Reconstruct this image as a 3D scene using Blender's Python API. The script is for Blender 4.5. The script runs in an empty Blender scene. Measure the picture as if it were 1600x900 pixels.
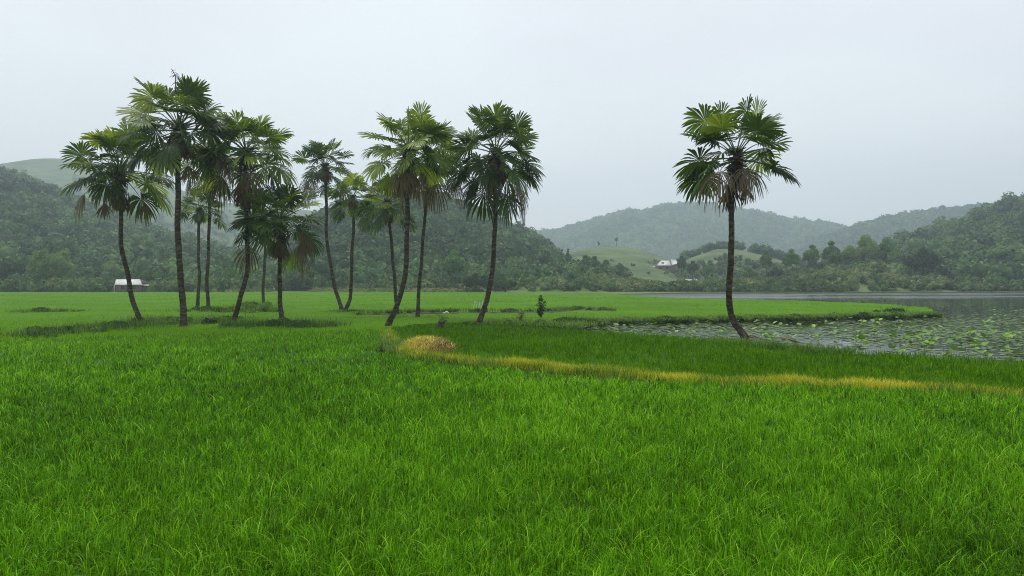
import bpy, math
import numpy as np
from mathutils import Vector

# ------------------------------------------------------------------ camera, sky, sun, exposure
H = 3.0            # eye height above the paddy soil
F = 1100.0         # focal length in photo pixels (1600 wide)
HY = 440.0         # horizon row in the photo
sc = bpy.context.scene
cam_d = bpy.data.cameras.new("camera")
cam = bpy.data.objects.new("camera", cam_d)
sc.collection.objects.link(cam)
cam_d.sensor_width = 36.0
cam_d.lens = F / 1600 * 36
cam_d.clip_start = 0.1
cam_d.clip_end = 8000
cam.location = (0, 0, H)
cam.rotation_euler = (math.radians(90) - math.atan((450 - HY) / F), 0, 0)
sc.camera = cam

SUN_EL, SUN_AZ = math.radians(62), math.radians(-35)    # azimuth from +Y, negative = left
world = bpy.data.worlds.new("World")
sc.world = world
world.use_nodes = True
nt = world.node_tree
for n in list(nt.nodes): nt.nodes.remove(n)
wo = nt.nodes.new('ShaderNodeOutputWorld'); bg = nt.nodes.new('ShaderNodeBackground')
sky = nt.nodes.new('ShaderNodeTexSky'); sky.sky_type = 'NISHITA'; sky.sun_disc = False
sky.sun_elevation = SUN_EL; sky.sun_rotation = SUN_AZ
sky.air_density = 1.6; sky.dust_density = 4.0; sky.ozone_density = 1.0
tc = nt.nodes.new('ShaderNodeTexCoord')
mp = nt.nodes.new('ShaderNodeMapping'); mp.inputs['Scale'].default_value = (1.0, 1.0, 2.4)
no = nt.nodes.new('ShaderNodeTexNoise'); no.inputs['Scale'].default_value = 1.7; no.inputs['Detail'].default_value = 5
no.inputs['Roughness'].default_value = 0.45
cr = nt.nodes.new('ShaderNodeValToRGB')
cr.color_ramp.elements[0].position = 0.36; cr.color_ramp.elements[0].color = (7.9, 7.8, 8.5, 1)
cr.color_ramp.elements[1].position = 0.66; cr.color_ramp.elements[1].color = (9.0, 9.4, 9.9, 1)
mx = nt.nodes.new('ShaderNodeMix'); mx.data_type = 'RGBA'; mx.inputs[0].default_value = 0.9
nt.links.new(tc.outputs['Generated'], mp.inputs[0]); nt.links.new(mp.outputs[0], no.inputs['Vector'])
nt.links.new(no.outputs['Fac'], cr.inputs[0])
nt.links.new(sky.outputs[0], mx.inputs[6]); nt.links.new(cr.outputs[0], mx.inputs[7])
nt.links.new(mx.outputs[2], bg.inputs[0]); bg.inputs[1].default_value = 0.103
nt.links.new(bg.outputs[0], wo.inputs[0])

sun_d = bpy.data.lights.new("sun", 'SUN'); sun_d.energy = 1.5; sun_d.angle = math.radians(11); sun_d.color = (1.0, 0.96, 0.9)
sun = bpy.data.objects.new("sun", sun_d); sc.collection.objects.link(sun)
sd = Vector((math.sin(SUN_AZ) * math.cos(SUN_EL), math.cos(SUN_AZ) * math.cos(SUN_EL), math.sin(SUN_EL)))
sun.rotation_euler = sd.to_track_quat('Z', 'Y').to_euler()
sun.location = (-60, 80, 160)

vs = sc.view_settings
vs.view_transform = 'Standard'; vs.look = 'None'; vs.exposure = 0.12; vs.gamma = 1.0; vs.use_curve_mapping = False
sc.render.engine = 'CYCLES'
sc.cycles.use_denoising = True
sc.cycles.denoising_prefilter = 'NONE'
sc.cycles.filter_width = 1.0
sc.cycles.max_bounces = 6; sc.cycles.diffuse_bounces = 3; sc.cycles.glossy_bounces = 2
sc.cycles.transmission_bounces = 3; sc.cycles.volume_bounces = 1; sc.cycles.transparent_max_bounces = 6

C = sc.collection.objects
rng = np.random.default_rng(7)

# ------------------------------------------------------------------ helpers
def W(px, py, z=0.4):
    """world point where the view ray of a photo pixel meets height z"""
    Y = (H - z) * F / (py - HY)
    return ((px - 800) / F * Y, Y)

def at(px, py, Y):
    return np.array([(px - 800) / F * Y, Y, H + (HY - py) / F * Y])

def mesh(name, verts, faces, mat, parent=None, attrs=None, smooth=False, origin=None):
    """verts (N,3); faces: list of (M,k) arrays"""
    verts = np.asarray(verts, dtype=np.float32)
    if origin is not None: verts = verts - np.asarray(origin, dtype=np.float32)
    if not isinstance(faces, (list, tuple)): faces = [faces]
    faces = [np.asarray(f, dtype=np.int32) for f in faces if len(f)]
    me = bpy.data.meshes.new(name)
    me.vertices.add(len(verts)); me.vertices.foreach_set('co', verts.ravel())
    li = np.concatenate([f.ravel() for f in faces])
    lt = np.concatenate([np.full(len(f), f.shape[1], dtype=np.int32) for f in faces])
    ls = np.concatenate([[0], np.cumsum(lt)[:-1]]).astype(np.int32)
    me.loops.add(len(li)); me.loops.foreach_set('vertex_index', li)
    me.polygons.add(len(lt)); me.polygons.foreach_set('loop_start', ls); me.polygons.foreach_set('loop_total', lt)
    if smooth: me.polygons.foreach_set('use_smooth', np.ones(len(lt), dtype=bool))
    me.update(calc_edges=True)
    for k, a in (attrs or {}).items():
        at_ = me.attributes.new(k, 'FLOAT', 'POINT'); at_.data.foreach_set('value', np.asarray(a, dtype=np.float32))
    me.materials.append(mat)
    o = bpy.data.objects.new(name, me); C.link(o)
    if origin is not None and parent is None: o.location = origin
    if parent is not None: o.parent = parent
    return o

def tag(o, label=None, cat=None, group=None, kind=None):
    if label: o['label'] = label
    if cat: o['category'] = cat
    if group: o['group'] = group
    if kind: o['kind'] = kind
    return o

def empty(name, loc):
    o = bpy.data.objects.new(name, None); C.link(o); o.location = tuple(float(v) for v in loc)
    o.empty_display_size = 0.5
    return o

class Geo:
    """collects geometry with a per-vertex 'v' (tint) and 'h' (position along)"""
    def __init__(s): s.V = []; s.F = {}; s.v = []; s.h = []; s.n = 0
    def add(s, V, Fs, v=0.5, h=0.0):
        V = np.asarray(V, dtype=np.float32).reshape(-1, 3)
        if not isinstance(Fs, (list, tuple)): Fs = [Fs]
        for f in Fs:
            f = np.asarray(f)
            if len(f): s.F.setdefault(f.shape[1], []).append(f + s.n)
        s.V.append(V); s.v.append(np.broadcast_to(v, (len(V),))); s.h.append(np.broadcast_to(h, (len(V),)))
        s.n += len(V); return s
    def build(s, name, mat, parent=None, origin=None, smooth=False):
        return mesh(name, np.concatenate(s.V), [np.concatenate(f) for f in s.F.values()], mat, parent,
                    {'v': np.concatenate(s.v), 'h': np.concatenate(s.h)}, smooth, origin)

def norm(a): return a / np.maximum(np.linalg.norm(a, axis=-1, keepdims=True), 1e-9)

def grid_faces(nr, nc, base=0):
    i = np.arange(nr - 1)[:, None] * nc + np.arange(nc - 1)[None, :]
    i = i.ravel() + base
    return np.stack([i, i + 1, i + nc + 1, i + nc], 1)

def tube(path, rad, n=12, cap=True):
    path = np.asarray(path, float); rad = np.broadcast_to(rad, (len(path),))
    t = norm(np.gradient(path, axis=0))
    ref = np.array([0.0, 1.0, 0.0]) if abs(t[0][1]) < 0.8 else np.array([1.0, 0, 0])
    u = norm(np.cross(t, ref)); w = np.cross(t, u)
    a = np.linspace(0, 2 * math.pi, n, endpoint=False)
    V = path[:, None] + rad[:, None, None] * (u[:, None] * np.cos(a)[None, :, None] + w[:, None] * np.sin(a)[None, :, None])
    V = V.reshape(-1, 3)
    i = np.arange(len(path) - 1)[:, None] * n; j = np.arange(n)[None, :]; j2 = (j + 1) % n
    Fq = np.stack([i + j, i + j2, i + n + j2, i + n + j], -1).reshape(-1, 4)
    Fs = [Fq]
    if cap: Fs.append(np.array([list(range((len(path) - 1) * n, len(path) * n))]))
    return V, Fs

def catmull(P, n=40):
    P = np.asarray(P, float)
    d = np.r_[0, np.cumsum(np.linalg.norm(np.diff(P, axis=0), axis=1))]
    m = np.zeros_like(P)
    m[1:-1] = (P[2:] - P[:-2]) / (d[2:] - d[:-2])[:, None]
    m[0] = (P[1] - P[0]) / (d[1] - d[0]); m[-1] = (P[-1] - P[-2]) / (d[-1] - d[-2])
    s = np.linspace(0, d[-1], n); k = np.clip(np.searchsorted(d, s, side='right') - 1, 0, len(P) - 2)
    h = (d[k + 1] - d[k])[:, None]; t = ((s - d[k])[:, None]) / h
    return ((2*t**3 - 3*t**2 + 1) * P[k] + (t**3 - 2*t**2 + t) * h * m[k] + (-2*t**3 + 3*t**2) * P[k+1] + (t**3 - t**2) * h * m[k+1])

def inside(poly, x, y):
    poly = np.asarray(poly); r = np.zeros(len(x), dtype=bool)
    for a, b in zip(poly, np.roll(poly, -1, axis=0)):
        c = ((a[1] > y) != (b[1] > y))
        xx = (b[0] - a[0]) * (y - a[1]) / (b[1] - a[1] + 1e-12) + a[0]
        r ^= c & (x < xx)
    return r

def vnoise(x, y, s, seed=0):
    """smooth value noise in -1..1"""
    r = np.random.default_rng(seed); T = r.uniform(-1, 1, (64, 64))
    x = np.asarray(x) / s + 13.7; y = np.asarray(y) / s + 7.1
    xi = np.floor(x).astype(int); yi = np.floor(y).astype(int); fx = x - xi; fy = y - yi
    fx = fx*fx*(3-2*fx); fy = fy*fy*(3-2*fy)
    g = lambda a, b: T[a % 64, b % 64]
    return (g(xi, yi)*(1-fx)*(1-fy) + g(xi+1, yi)*fx*(1-fy) + g(xi, yi+1)*(1-fx)*fy + g(xi+1, yi+1)*fx*fy)

# ------------------------------------------------------------------ materials
def mat_base(name):
    m = bpy.data.materials.new(name); m.use_nodes = True
    t = m.node_tree; b = t.nodes['Principled BSDF']; o = t.nodes['Material Output']
    return m, t, b, o

def ramp(t, cols):
    r = t.nodes.new('ShaderNodeValToRGB'); e = r.color_ramp.elements
    while len(e) < len(cols): e.new(0.5)
    for i, (p, c) in enumerate(cols): e[i].position = p; e[i].color = (*c, 1)
    return r

def leaf_mat(name, cols, rough=0.5, spec=0.3, trans=0.3, tcol=1.25, nscale=0.0, namt=0.3, tipcol=None, tmul=(1.15, 1.1, 0.4)):
    """foliage: colour from the per-leaf tint 'v' (+ a soft patchiness in object space)"""
    m, t, b, o = mat_base(name)
    a = t.nodes.new('ShaderNodeAttribute'); a.attribute_name = 'v'
    fac = a.outputs['Fac']
    if nscale:
        g = t.nodes.new('ShaderNodeNewGeometry')
        n = t.nodes.new('ShaderNodeTexNoise'); n.inputs['Scale'].default_value = nscale; n.inputs['Detail'].default_value = 3
        t.links.new(g.outputs['Position'], n.inputs['Vector'])
        mr = t.nodes.new('ShaderNodeMath'); mr.operation = 'MULTIPLY_ADD'; mr.inputs[1].default_value = namt * 2; mr.inputs[2].default_value = -namt
        ad = t.nodes.new('ShaderNodeMath'); ad.operation = 'ADD'
        t.links.new(n.outputs['Fac'], mr.inputs[0]); t.links.new(mr.outputs[0], ad.inputs[0]); t.links.new(fac, ad.inputs[1])
        fac = ad.outputs[0]
    r = ramp(t, cols); t.links.new(fac, r.inputs[0]); col = r.outputs[0]
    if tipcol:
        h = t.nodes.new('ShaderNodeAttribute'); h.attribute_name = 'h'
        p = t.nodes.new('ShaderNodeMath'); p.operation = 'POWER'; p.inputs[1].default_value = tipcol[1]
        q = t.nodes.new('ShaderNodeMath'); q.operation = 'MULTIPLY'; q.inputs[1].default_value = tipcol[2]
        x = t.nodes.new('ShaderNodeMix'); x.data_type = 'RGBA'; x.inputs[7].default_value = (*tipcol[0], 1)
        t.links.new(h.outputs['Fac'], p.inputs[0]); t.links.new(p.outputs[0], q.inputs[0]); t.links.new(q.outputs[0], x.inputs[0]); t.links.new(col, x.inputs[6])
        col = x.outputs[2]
    t.links.new(col, b.inputs['Base Color'])
    b.inputs['Roughness'].default_value = rough; b.inputs['Specular IOR Level'].default_value = spec
    if trans > 0:
        tr = t.nodes.new('ShaderNodeBsdfTranslucent'); ms = t.nodes.new('ShaderNodeMixShader'); ms.inputs[0].default_value = trans
        mu = t.nodes.new('ShaderNodeMix'); mu.data_type = 'RGBA'; mu.blend_type = 'MULTIPLY'; mu.inputs[0].default_value = 1
        mu.inputs[7].default_value = (tcol * tmul[0], tcol * tmul[1], tcol * tmul[2], 1)
        t.links.new(col, mu.inputs[6]); t.links.new(mu.outputs[2], tr.inputs[0])
        t.links.new(b.outputs[0], ms.inputs[1]); t.links.new(tr.outputs[0], ms.inputs[2]); t.links.new(ms.outputs[0], o.inputs[0])
    return m

def noise_mat(name, cols, scale=1.0, detail=6, rough=0.9, bump=0.0, bscale=None, spec=0.2, stretch=(1, 1, 1), metallic=0.0):
    m, t, b, o = mat_base(name)
    g = t.nodes.new('ShaderNodeNewGeometry'); mp = t.nodes.new('ShaderNodeMapping'); mp.inputs['Scale'].default_value = stretch
    n = t.nodes.new('ShaderNodeTexNoise'); n.inputs['Scale'].default_value = scale; n.inputs['Detail'].default_value = detail; n.inputs['Roughness'].default_value = 0.6
    t.links.new(g.outputs['Position'], mp.inputs[0]); t.links.new(mp.outputs[0], n.inputs['Vector'])
    r = ramp(t, cols); t.links.new(n.outputs['Fac'], r.inputs[0]); t.links.new(r.outputs[0], b.inputs['Base Color'])
    b.inputs['Roughness'].default_value = rough; b.inputs['Specular IOR Level'].default_value = spec; b.inputs['Metallic'].default_value = metallic
    if bump:
        n2 = t.nodes.new('ShaderNodeTexNoise'); n2.inputs['Scale'].default_value = bscale or scale * 4; n2.inputs['Detail'].default_value = 5
        t.links.new(mp.outputs[0], n2.inputs['Vector'])
        bp = t.nodes.new('ShaderNodeBump'); bp.inputs['Strength'].default_value = 1; bp.inputs['Distance'].default_value = bump
        t.links.new(n2.outputs['Fac'], bp.inputs['Height']); t.links.new(bp.outputs[0], b.inputs['Normal'])
    return m

M = {}
M['rice'] = leaf_mat('rice_leaf', [(0.0, (0.010, 0.052, 0.0)), (0.42, (0.074, 0.250, 0.0)), (0.76, (0.185, 0.490, 0.0)), (1.0, (0.36, 0.62, 0.04))],  # palest stop: sky highlights painted into the blade colour, also yellowed blades
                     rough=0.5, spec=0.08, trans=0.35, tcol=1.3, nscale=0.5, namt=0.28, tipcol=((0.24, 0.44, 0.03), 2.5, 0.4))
M['rice_deep'] = leaf_mat('rice_leaf_deep', [(0.0, (0.034, 0.110, 0.0)), (0.5, (0.084, 0.230, 0.0)), (1.0, (0.18, 0.370, 0.0))],
                     rough=0.6, spec=0.03, trans=0.3, tcol=1.2, nscale=0.25, namt=0.2, tipcol=((0.10, 0.22, 0.015), 2.5, 0.25))
M['rice_far'] = leaf_mat('rice_leaf_far', [(0.0, (0.085, 0.230, 0.0)), (0.5, (0.155, 0.370, 0.0)), (1.0, (0.260, 0.480, 0.0))],
                     rough=0.6, spec=0.03, trans=0.35, tcol=1.3, nscale=0.09, namt=0.4, tipcol=((0.18, 0.30, 0.03), 2.5, 0.3))
M['yellow'] = leaf_mat('yellow_grass', [(0.0, (0.09, 0.24, 0.015)), (0.35, (0.34, 0.42, 0.04)), (0.7, (0.82, 0.74, 0.02)), (1.0, (0.86, 0.72, 0.16))],
                     rough=0.6, spec=0.2, trans=0.25, tcol=1.0, nscale=0.9, namt=0.3, tmul=(1.0, 1.08, 0.8))
M['straw'] = leaf_mat('straw', [(0.0, (0.05, 0.035, 0.015)), (0.45, (0.26, 0.21, 0.05)), (1.0, (0.78, 0.62, 0.15))], rough=0.7, spec=0.2, trans=0.15, tcol=1.0, nscale=1.5, namt=0.3, tmul=(1.0, 1.05, 0.8))
M['weed'] = leaf_mat('weed_leaf', [(0.0, (0.014, 0.040, 0.008)), (0.5, (0.050, 0.130, 0.016)), (1.0, (0.190, 0.320, 0.060))], rough=0.5, spec=0.3, trans=0.3, nscale=0.6, namt=0.3)
M['lotus'] = leaf_mat('lotus_leaf', [(0.0, (0.08, 0.13, 0.05)), (0.4, (0.17, 0.26, 0.09)), (0.7, (0.15, 0.30, 0.03)), (1.0, (0.24, 0.44, 0.03))], rough=0.4, spec=0.5, trans=0.2, tcol=1.0, nscale=0.4, namt=0.25)
M['palm'] = leaf_mat('palm_leaf', [(0.0, (0.10, 0.072, 0.040)), (0.18, (0.12, 0.105, 0.03)), (0.28, (0.020, 0.044, 0.010)), (0.62, (0.062, 0.128, 0.022)), (0.85, (0.165, 0.255, 0.040)), (1.0, (0.32, 0.40, 0.05))],
                     rough=0.45, spec=0.32, trans=0.34, tcol=1.25, nscale=1.2, namt=0.07)
M['dry_palm'] = leaf_mat('dry_palm_leaf', [(0.0, (0.045, 0.030, 0.018)), (0.5, (0.150, 0.098, 0.055)), (1.0, (0.34, 0.24, 0.14))], rough=0.8, spec=0.15, trans=0.15, tcol=1.0, nscale=2.0, namt=0.25)
M['petiole'] = leaf_mat('palm_petiole', [(0.0, (0.035, 0.026, 0.016)), (1.0, (0.10, 0.14, 0.035))], rough=0.5, spec=0.3, trans=0)
M['forest'] = leaf_mat('forest_leaf', [(0.0, (0.016, 0.042, 0.014)), (0.5, (0.054, 0.120, 0.036)), (1.0, (0.140, 0.240, 0.070))], rough=0.6, spec=0.25, trans=0.2, nscale=0.03, namt=0.35)
M['tree'] = leaf_mat('tree_leaf', [(0.0, (0.018, 0.046, 0.010)), (0.5, (0.060, 0.150, 0.022)), (1.0, (0.140, 0.270, 0.040))], rough=0.55, spec=0.3, trans=0.25, nscale=0.12, namt=0.2)
M['dark_tree'] = leaf_mat('dark_tree_leaf', [(0.0, (0.010, 0.028, 0.010)), (0.5, (0.026, 0.062, 0.016)), (1.0, (0.070, 0.130, 0.028))], rough=0.6, spec=0.2, trans=0.2, nscale=0.12, namt=0.15)
M['bamboo'] = leaf_mat('bamboo_leaf', [(0.0, (0.045, 0.095, 0.022)), (0.5, (0.115, 0.205, 0.040)), (1.0, (0.210, 0.320, 0.070))], rough=0.55, spec=0.3, trans=0.3, nscale=0.1, namt=0.2)
M['shrub'] = leaf_mat('shrub_leaf', [(0.0, (0.022, 0.050, 0.014)), (0.45, (0.080, 0.150, 0.036)), (0.8, (0.17, 0.25, 0.075)), (1.0, (0.26, 0.26, 0.13))], rough=0.6, spec=0.25, trans=0.25, nscale=0.07, namt=0.35)
M['hill_grass'] = noise_mat('hill_grass', [(0.34, (0.040, 0.080, 0.024)), (0.5, (0.090, 0.135, 0.046)), (0.62, (0.150, 0.185, 0.080))], scale=0.09, detail=12, bump=1.6, bscale=0.25, stretch=(0.35, 0.35, 2.2))
M['forest_floor'] = noise_mat('forest_floor', [(0.3, (0.025, 0.045, 0.016)), (0.7, (0.055, 0.085, 0.030))], scale=0.06, bump=0.8, bscale=0.4)
M['bank_grass'] = noise_mat('bank_grass', [(0.3, (0.07, 0.125, 0.030)), (0.5, (0.12, 0.185, 0.048)), (0.7, (0.19, 0.215, 0.095))], scale=0.12, detail=8, bump=0.3, bscale=1.6)
M['mud'] = noise_mat('mud', [(0.3, (0.035, 0.028, 0.018)), (0.7, (0.085, 0.068, 0.045))], scale=2.0, bump=0.03, rough=0.7)
M['red_soil'] = noise_mat('red_soil', [(0.3, (0.16, 0.085, 0.06)), (0.7, (0.26, 0.15, 0.105))], scale=0.3, bump=0.2)
M['ground'] = noise_mat('ground_soil', [(0.3, (0.035, 0.05, 0.018)), (0.7, (0.08, 0.10, 0.035))], scale=0.05, bump=0.1)
M['bark'] = noise_mat('bark', [(0.35, (0.05, 0.04, 0.03)), (0.65, (0.13, 0.11, 0.085))], scale=3, bump=0.03, stretch=(1, 1, 0.3))
M['root'] = noise_mat('dry_root', [(0.35, (0.20, 0.14, 0.09)), (0.65, (0.42, 0.32, 0.22))], scale=5, bump=0.01)

def palm_bark():
    m, t, b, o = mat_base('palm_bark')
    g = t.nodes.new('ShaderNodeNewGeometry')
    n = t.nodes.new('ShaderNodeTexNoise'); n.inputs['Scale'].default_value = 3.5; n.inputs['Detail'].default_value = 6
    mp = t.nodes.new('ShaderNodeMapping'); mp.inputs['Scale'].default_value = (1, 1, 2.2)
    t.links.new(g.outputs['Position'], mp.inputs[0]); t.links.new(mp.outputs[0], n.inputs['Vector'])
    r = ramp(t, [(0.32, (0.024, 0.018, 0.012)), (0.5, (0.060, 0.046, 0.031)), (0.62, (0.105, 0.085, 0.062)), (0.78, (0.22, 0.20, 0.165))])
    t.links.new(n.outputs['Fac'], r.inputs[0])
    h = t.nodes.new('ShaderNodeAttribute'); h.attribute_name = 'h'
    mu = t.nodes.new('ShaderNodeMath'); mu.operation = 'MULTIPLY'; mu.inputs[1].default_value = 2 * math.pi / 0.16
    si = t.nodes.new('ShaderNodeMath'); si.operation = 'SINE'
    t.links.new(h.outputs['Fac'], mu.inputs[0]); t.links.new(mu.outputs[0], si.inputs[0])
    ad = t.nodes.new('ShaderNodeMath'); ad.operation = 'MULTIPLY_ADD'; ad.inputs[1].default_value = 0.07
    t.links.new(si.outputs[0], ad.inputs[0]); t.links.new(n.outputs['Fac'], ad.inputs[2])
    bp = t.nodes.new('ShaderNodeBump'); bp.inputs['Strength'].default_value = 1; bp.inputs['Distance'].default_value = 0.03
    t.links.new(ad.outputs[0], bp.inputs['Height']); t.links.new(bp.outputs[0], b.inputs['Normal'])
    t.links.new(r.outputs[0], b.inputs['Base Color']); b.inputs['Roughness'].default_value = 0.85; b.inputs['Specular IOR Level'].default_value = 0.2
    return m
M['palm_bark'] = palm_bark()

def water_mat():
    m, t, b, o = mat_base('water')
    b.inputs['Base Color'].default_value = (0.020, 0.026, 0.014, 1)
    b.inputs['Roughness'].default_value = 0.05; b.inputs['IOR'].default_value = 1.33
    g = t.nodes.new('ShaderNodeNewGeometry')
    mp = t.nodes.new('ShaderNodeMapping'); mp.inputs['Scale'].default_value = (0.5, 1.2, 1)
    t.links.new(g.outputs['Position'], mp.inputs[0])
    n = t.nodes.new('ShaderNodeTexNoise'); n.inputs['Scale'].default_value = 1.5; n.inputs['Detail'].default_value = 4
    t.links.new(mp.outputs[0], n.inputs['Vector'])
    # calm and wind-ruffled bands
    n2 = t.nodes.new('ShaderNodeTexNoise'); n2.inputs['Scale'].default_value = 0.03; n2.inputs['Detail'].default_value = 2
    mp2 = t.nodes.new('ShaderNodeMapping'); mp2.inputs['Scale'].default_value = (0.35, 1.6, 1)
    t.links.new(g.outputs['Position'], mp2.inputs[0]); t.links.new(mp2.outputs[0], n2.inputs['Vector'])
    r = ramp(t, [(0.45, (0.2, 0.2, 0.2)), (0.6, (1, 1, 1))]); t.links.new(n2.outputs['Fac'], r.inputs[0])
    sx = t.nodes.new('ShaderNodeSeparateXYZ'); t.links.new(g.outputs['Position'], sx.inputs[0])
    wi = t.nodes.new('ShaderNodeMapRange'); wi.inputs[1].default_value = 120; wi.inputs[2].default_value = 140; wi.inputs[3].default_value = 0; wi.inputs[4].default_value = 1.0
    t.links.new(sx.outputs['Y'], wi.inputs[0])
    mw = t.nodes.new('ShaderNodeMath'); mw.operation = 'MULTIPLY_ADD'; mw.inputs[1].default_value = 0.55
    mw.inputs[1].default_value = 0.12; t.links.new(r.outputs[0], mw.inputs[0])
    wm = t.nodes.new('ShaderNodeMath'); wm.operation = 'MULTIPLY'; t.links.new(wi.outputs[0], wm.inputs[0]); t.links.new(r.outputs[0], wm.inputs[1]); pass
    t.links.new(wm.outputs[0], mw.inputs[2])
    mu = t.nodes.new('ShaderNodeMath'); mu.operation = 'MULTIPLY'
    t.links.new(n.outputs['Fac'], mu.inputs[0]); t.links.new(mw.outputs[0], mu.inputs[1])
    ro = t.nodes.new('ShaderNodeMath'); ro.operation = 'MULTIPLY_ADD'; ro.inputs[1].default_value = 0.4; ro.inputs[2].default_value = 0.05
    t.links.new(wm.outputs[0], ro.inputs[0]); t.links.new(ro.outputs[0], b.inputs['Roughness'])
    bp = t.nodes.new('ShaderNodeBump'); bp.inputs['Strength'].default_value = 1; bp.inputs['Distance'].default_value = 0.10
    t.links.new(mu.outputs[0], bp.inputs['Height']); t.links.new(bp.outputs[0], b.inputs['Normal'])
    return m
M['water'] = water_mat()

def metal_roof(name, c0, c1, step=0.2):
    m, t, b, o = mat_base(name)
    n = t.nodes.new('ShaderNodeTexNoise'); n.inputs['Scale'].default_value = 1.2; n.inputs['Detail'].default_value = 6
    tcn = t.nodes.new('ShaderNodeTexCoord'); t.links.new(tcn.outputs['Object'], n.inputs['Vector'])
    r = ramp(t, [(0.35, c0), (0.65, c1)]); t.links.new(n.outputs['Fac'], r.inputs[0]); t.links.new(r.outputs[0], b.inputs['Base Color'])
    w = t.nodes.new('ShaderNodeTexWave'); w.inputs['Scale'].default_value = 1 / step / 3.14; w.bands_direction = 'X'
    t.links.new(tcn.outputs['Object'], w.inputs['Vector'])
    bp = t.nodes.new('ShaderNodeBump'); bp.inputs['Distance'].default_value = 0.03
    t.links.new(w.outputs['Fac'], bp.inputs['Height']); t.links.new(bp.outputs[0], b.inputs['Normal'])
    b.inputs['Roughness'].default_value = 0.45
    return m
M['tin'] = metal_roof('pale_sheet_roof', (0.62, 0.60, 0.58), (0.80, 0.79, 0.78))
M['tin_grey'] = metal_roof('grey_sheet_roof', (0.30, 0.28, 0.27), (0.45, 0.43, 0.42))
M['wood_wall'] = noise_mat('plank_wall', [(0.35, (0.12, 0.085, 0.075)), (0.65, (0.26, 0.19, 0.165))], scale=1.5, stretch=(5, 5, 0.4), bump=0.01)
M['white_wall'] = noise_mat('whitewash', [(0.35, (0.55, 0.54, 0.50)), (0.65, (0.72, 0.71, 0.68))], scale=1.0)
M['dark'] = noise_mat('dark_opening', [(0.3, (0.012, 0.012, 0.012)), (0.7, (0.03, 0.028, 0.025))], scale=2)
M['white_cloth'] = noise_mat('white_bag', [(0.35, (0.60, 0.58, 0.52)), (0.65, (0.82, 0.80, 0.76))], scale=6, bump=0.02)

# ------------------------------------------------------------------ ground and water
R0 = 1900.0
def slab(name, poly, z0, z1, mat, kind='structure', label=None):
    P = np.asarray(poly, float); n = len(P)
    me = bpy.data.meshes.new(name)
    V = [(x, y, z1) for x, y in P] + [(x, y, z0) for x, y in P]
    Fs = [tuple(range(n))] + [(i, i + n, (i + 1) % n + n, (i + 1) % n) for i in range(n)]
    me.from_pydata(V, [], Fs); me.materials.append(mat)
    o = bpy.data.objects.new(name, me); C.link(o); o['kind'] = kind
    if label: o['label'] = label
    return o

g = np.linspace(-R0, R0, 41); gx, gy = np.meshgrid(g, g)
mesh('ground', np.stack([gx.ravel(), gy.ravel(), np.full(gx.size, -0.7)], 1), grid_faces(41, 41), M['ground'])['kind'] = 'structure'

def PW(pts, z=0.4): return [W(x, y, z) for x, y in pts]
left_front = [(-600, 533), (-200, 529), (0, 526), (250, 519), (420, 516), (560, 513), (602, 513)]
bund_front = [(612, 530), (634, 549), (700, 560), (800, 568), (950, 580), (1100, 591), (1300, 598), (1500, 606), (1600, 611), (2200, 636)]
near_poly = PW(left_front + bund_front) + [(14, 2.2), (-14, 2.2)]
back_poly = PW([(1462, 487), (1250, 492), (1000, 496), (905, 497), (880, 503), (800, 500), (700, 502), (640, 506), (602, 511)] + left_front[::-1][1:]) \
          + PW([(-600, 456.5), (0, 456), (600, 455.5), (900, 457), (960, 458.5), (1000, 462), (1100, 466), (1250, 469), (1380, 474), (1450, 480)])
right_poly = PW([(604, 513), (640, 507.5), (700, 503.5), (760, 505), (850, 508), (900, 511), (1000, 518), (1100, 525), (1160, 531), (1300, 542), (1450, 550), (1600, 559), (1900, 574), (2200, 588),
                 (2200, 622), (1900, 615), (1600, 605), (1500, 600), (1300, 592), (1100, 585), (950, 574), (800, 562), (712, 553), (665, 547), (630, 536)])
slab('paddy_soil', near_poly, -0.75, 0.05, M['mud'])
slab('paddy_soil', back_poly, -0.75, 0.06, M['mud'])
slab('paddy_soil', right_poly, -0.75, 0.07, M['mud'])
# land beyond the field and the lake
far_land = [(-R0 + 5, 1850), (-R0 + 5, 186), W(-600, 456.5), W(0, 456), W(600, 455.5), W(900, 457)]
far_land = [(-R0 + 5, 1850), (-R0 + 5, 180), (-250, 184), (-50, 184), (15, 172), (24, 168), (33, 172), (48, 188), (75, 197), (115, 200), (150, 206), (210, 214), (330, 220), (R0 - 5, 230), (R0 - 5, 1850)]
slab('meadow', far_land, -0.74, 0.09, M['bank_grass'])
slab('lake', [(-15, 18), (60, 12), (260, 10), (420, 60), (420, 240), (200, 240), (0, 240), (-15, 150)], -0.6, -0.10, M['water'])

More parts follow.
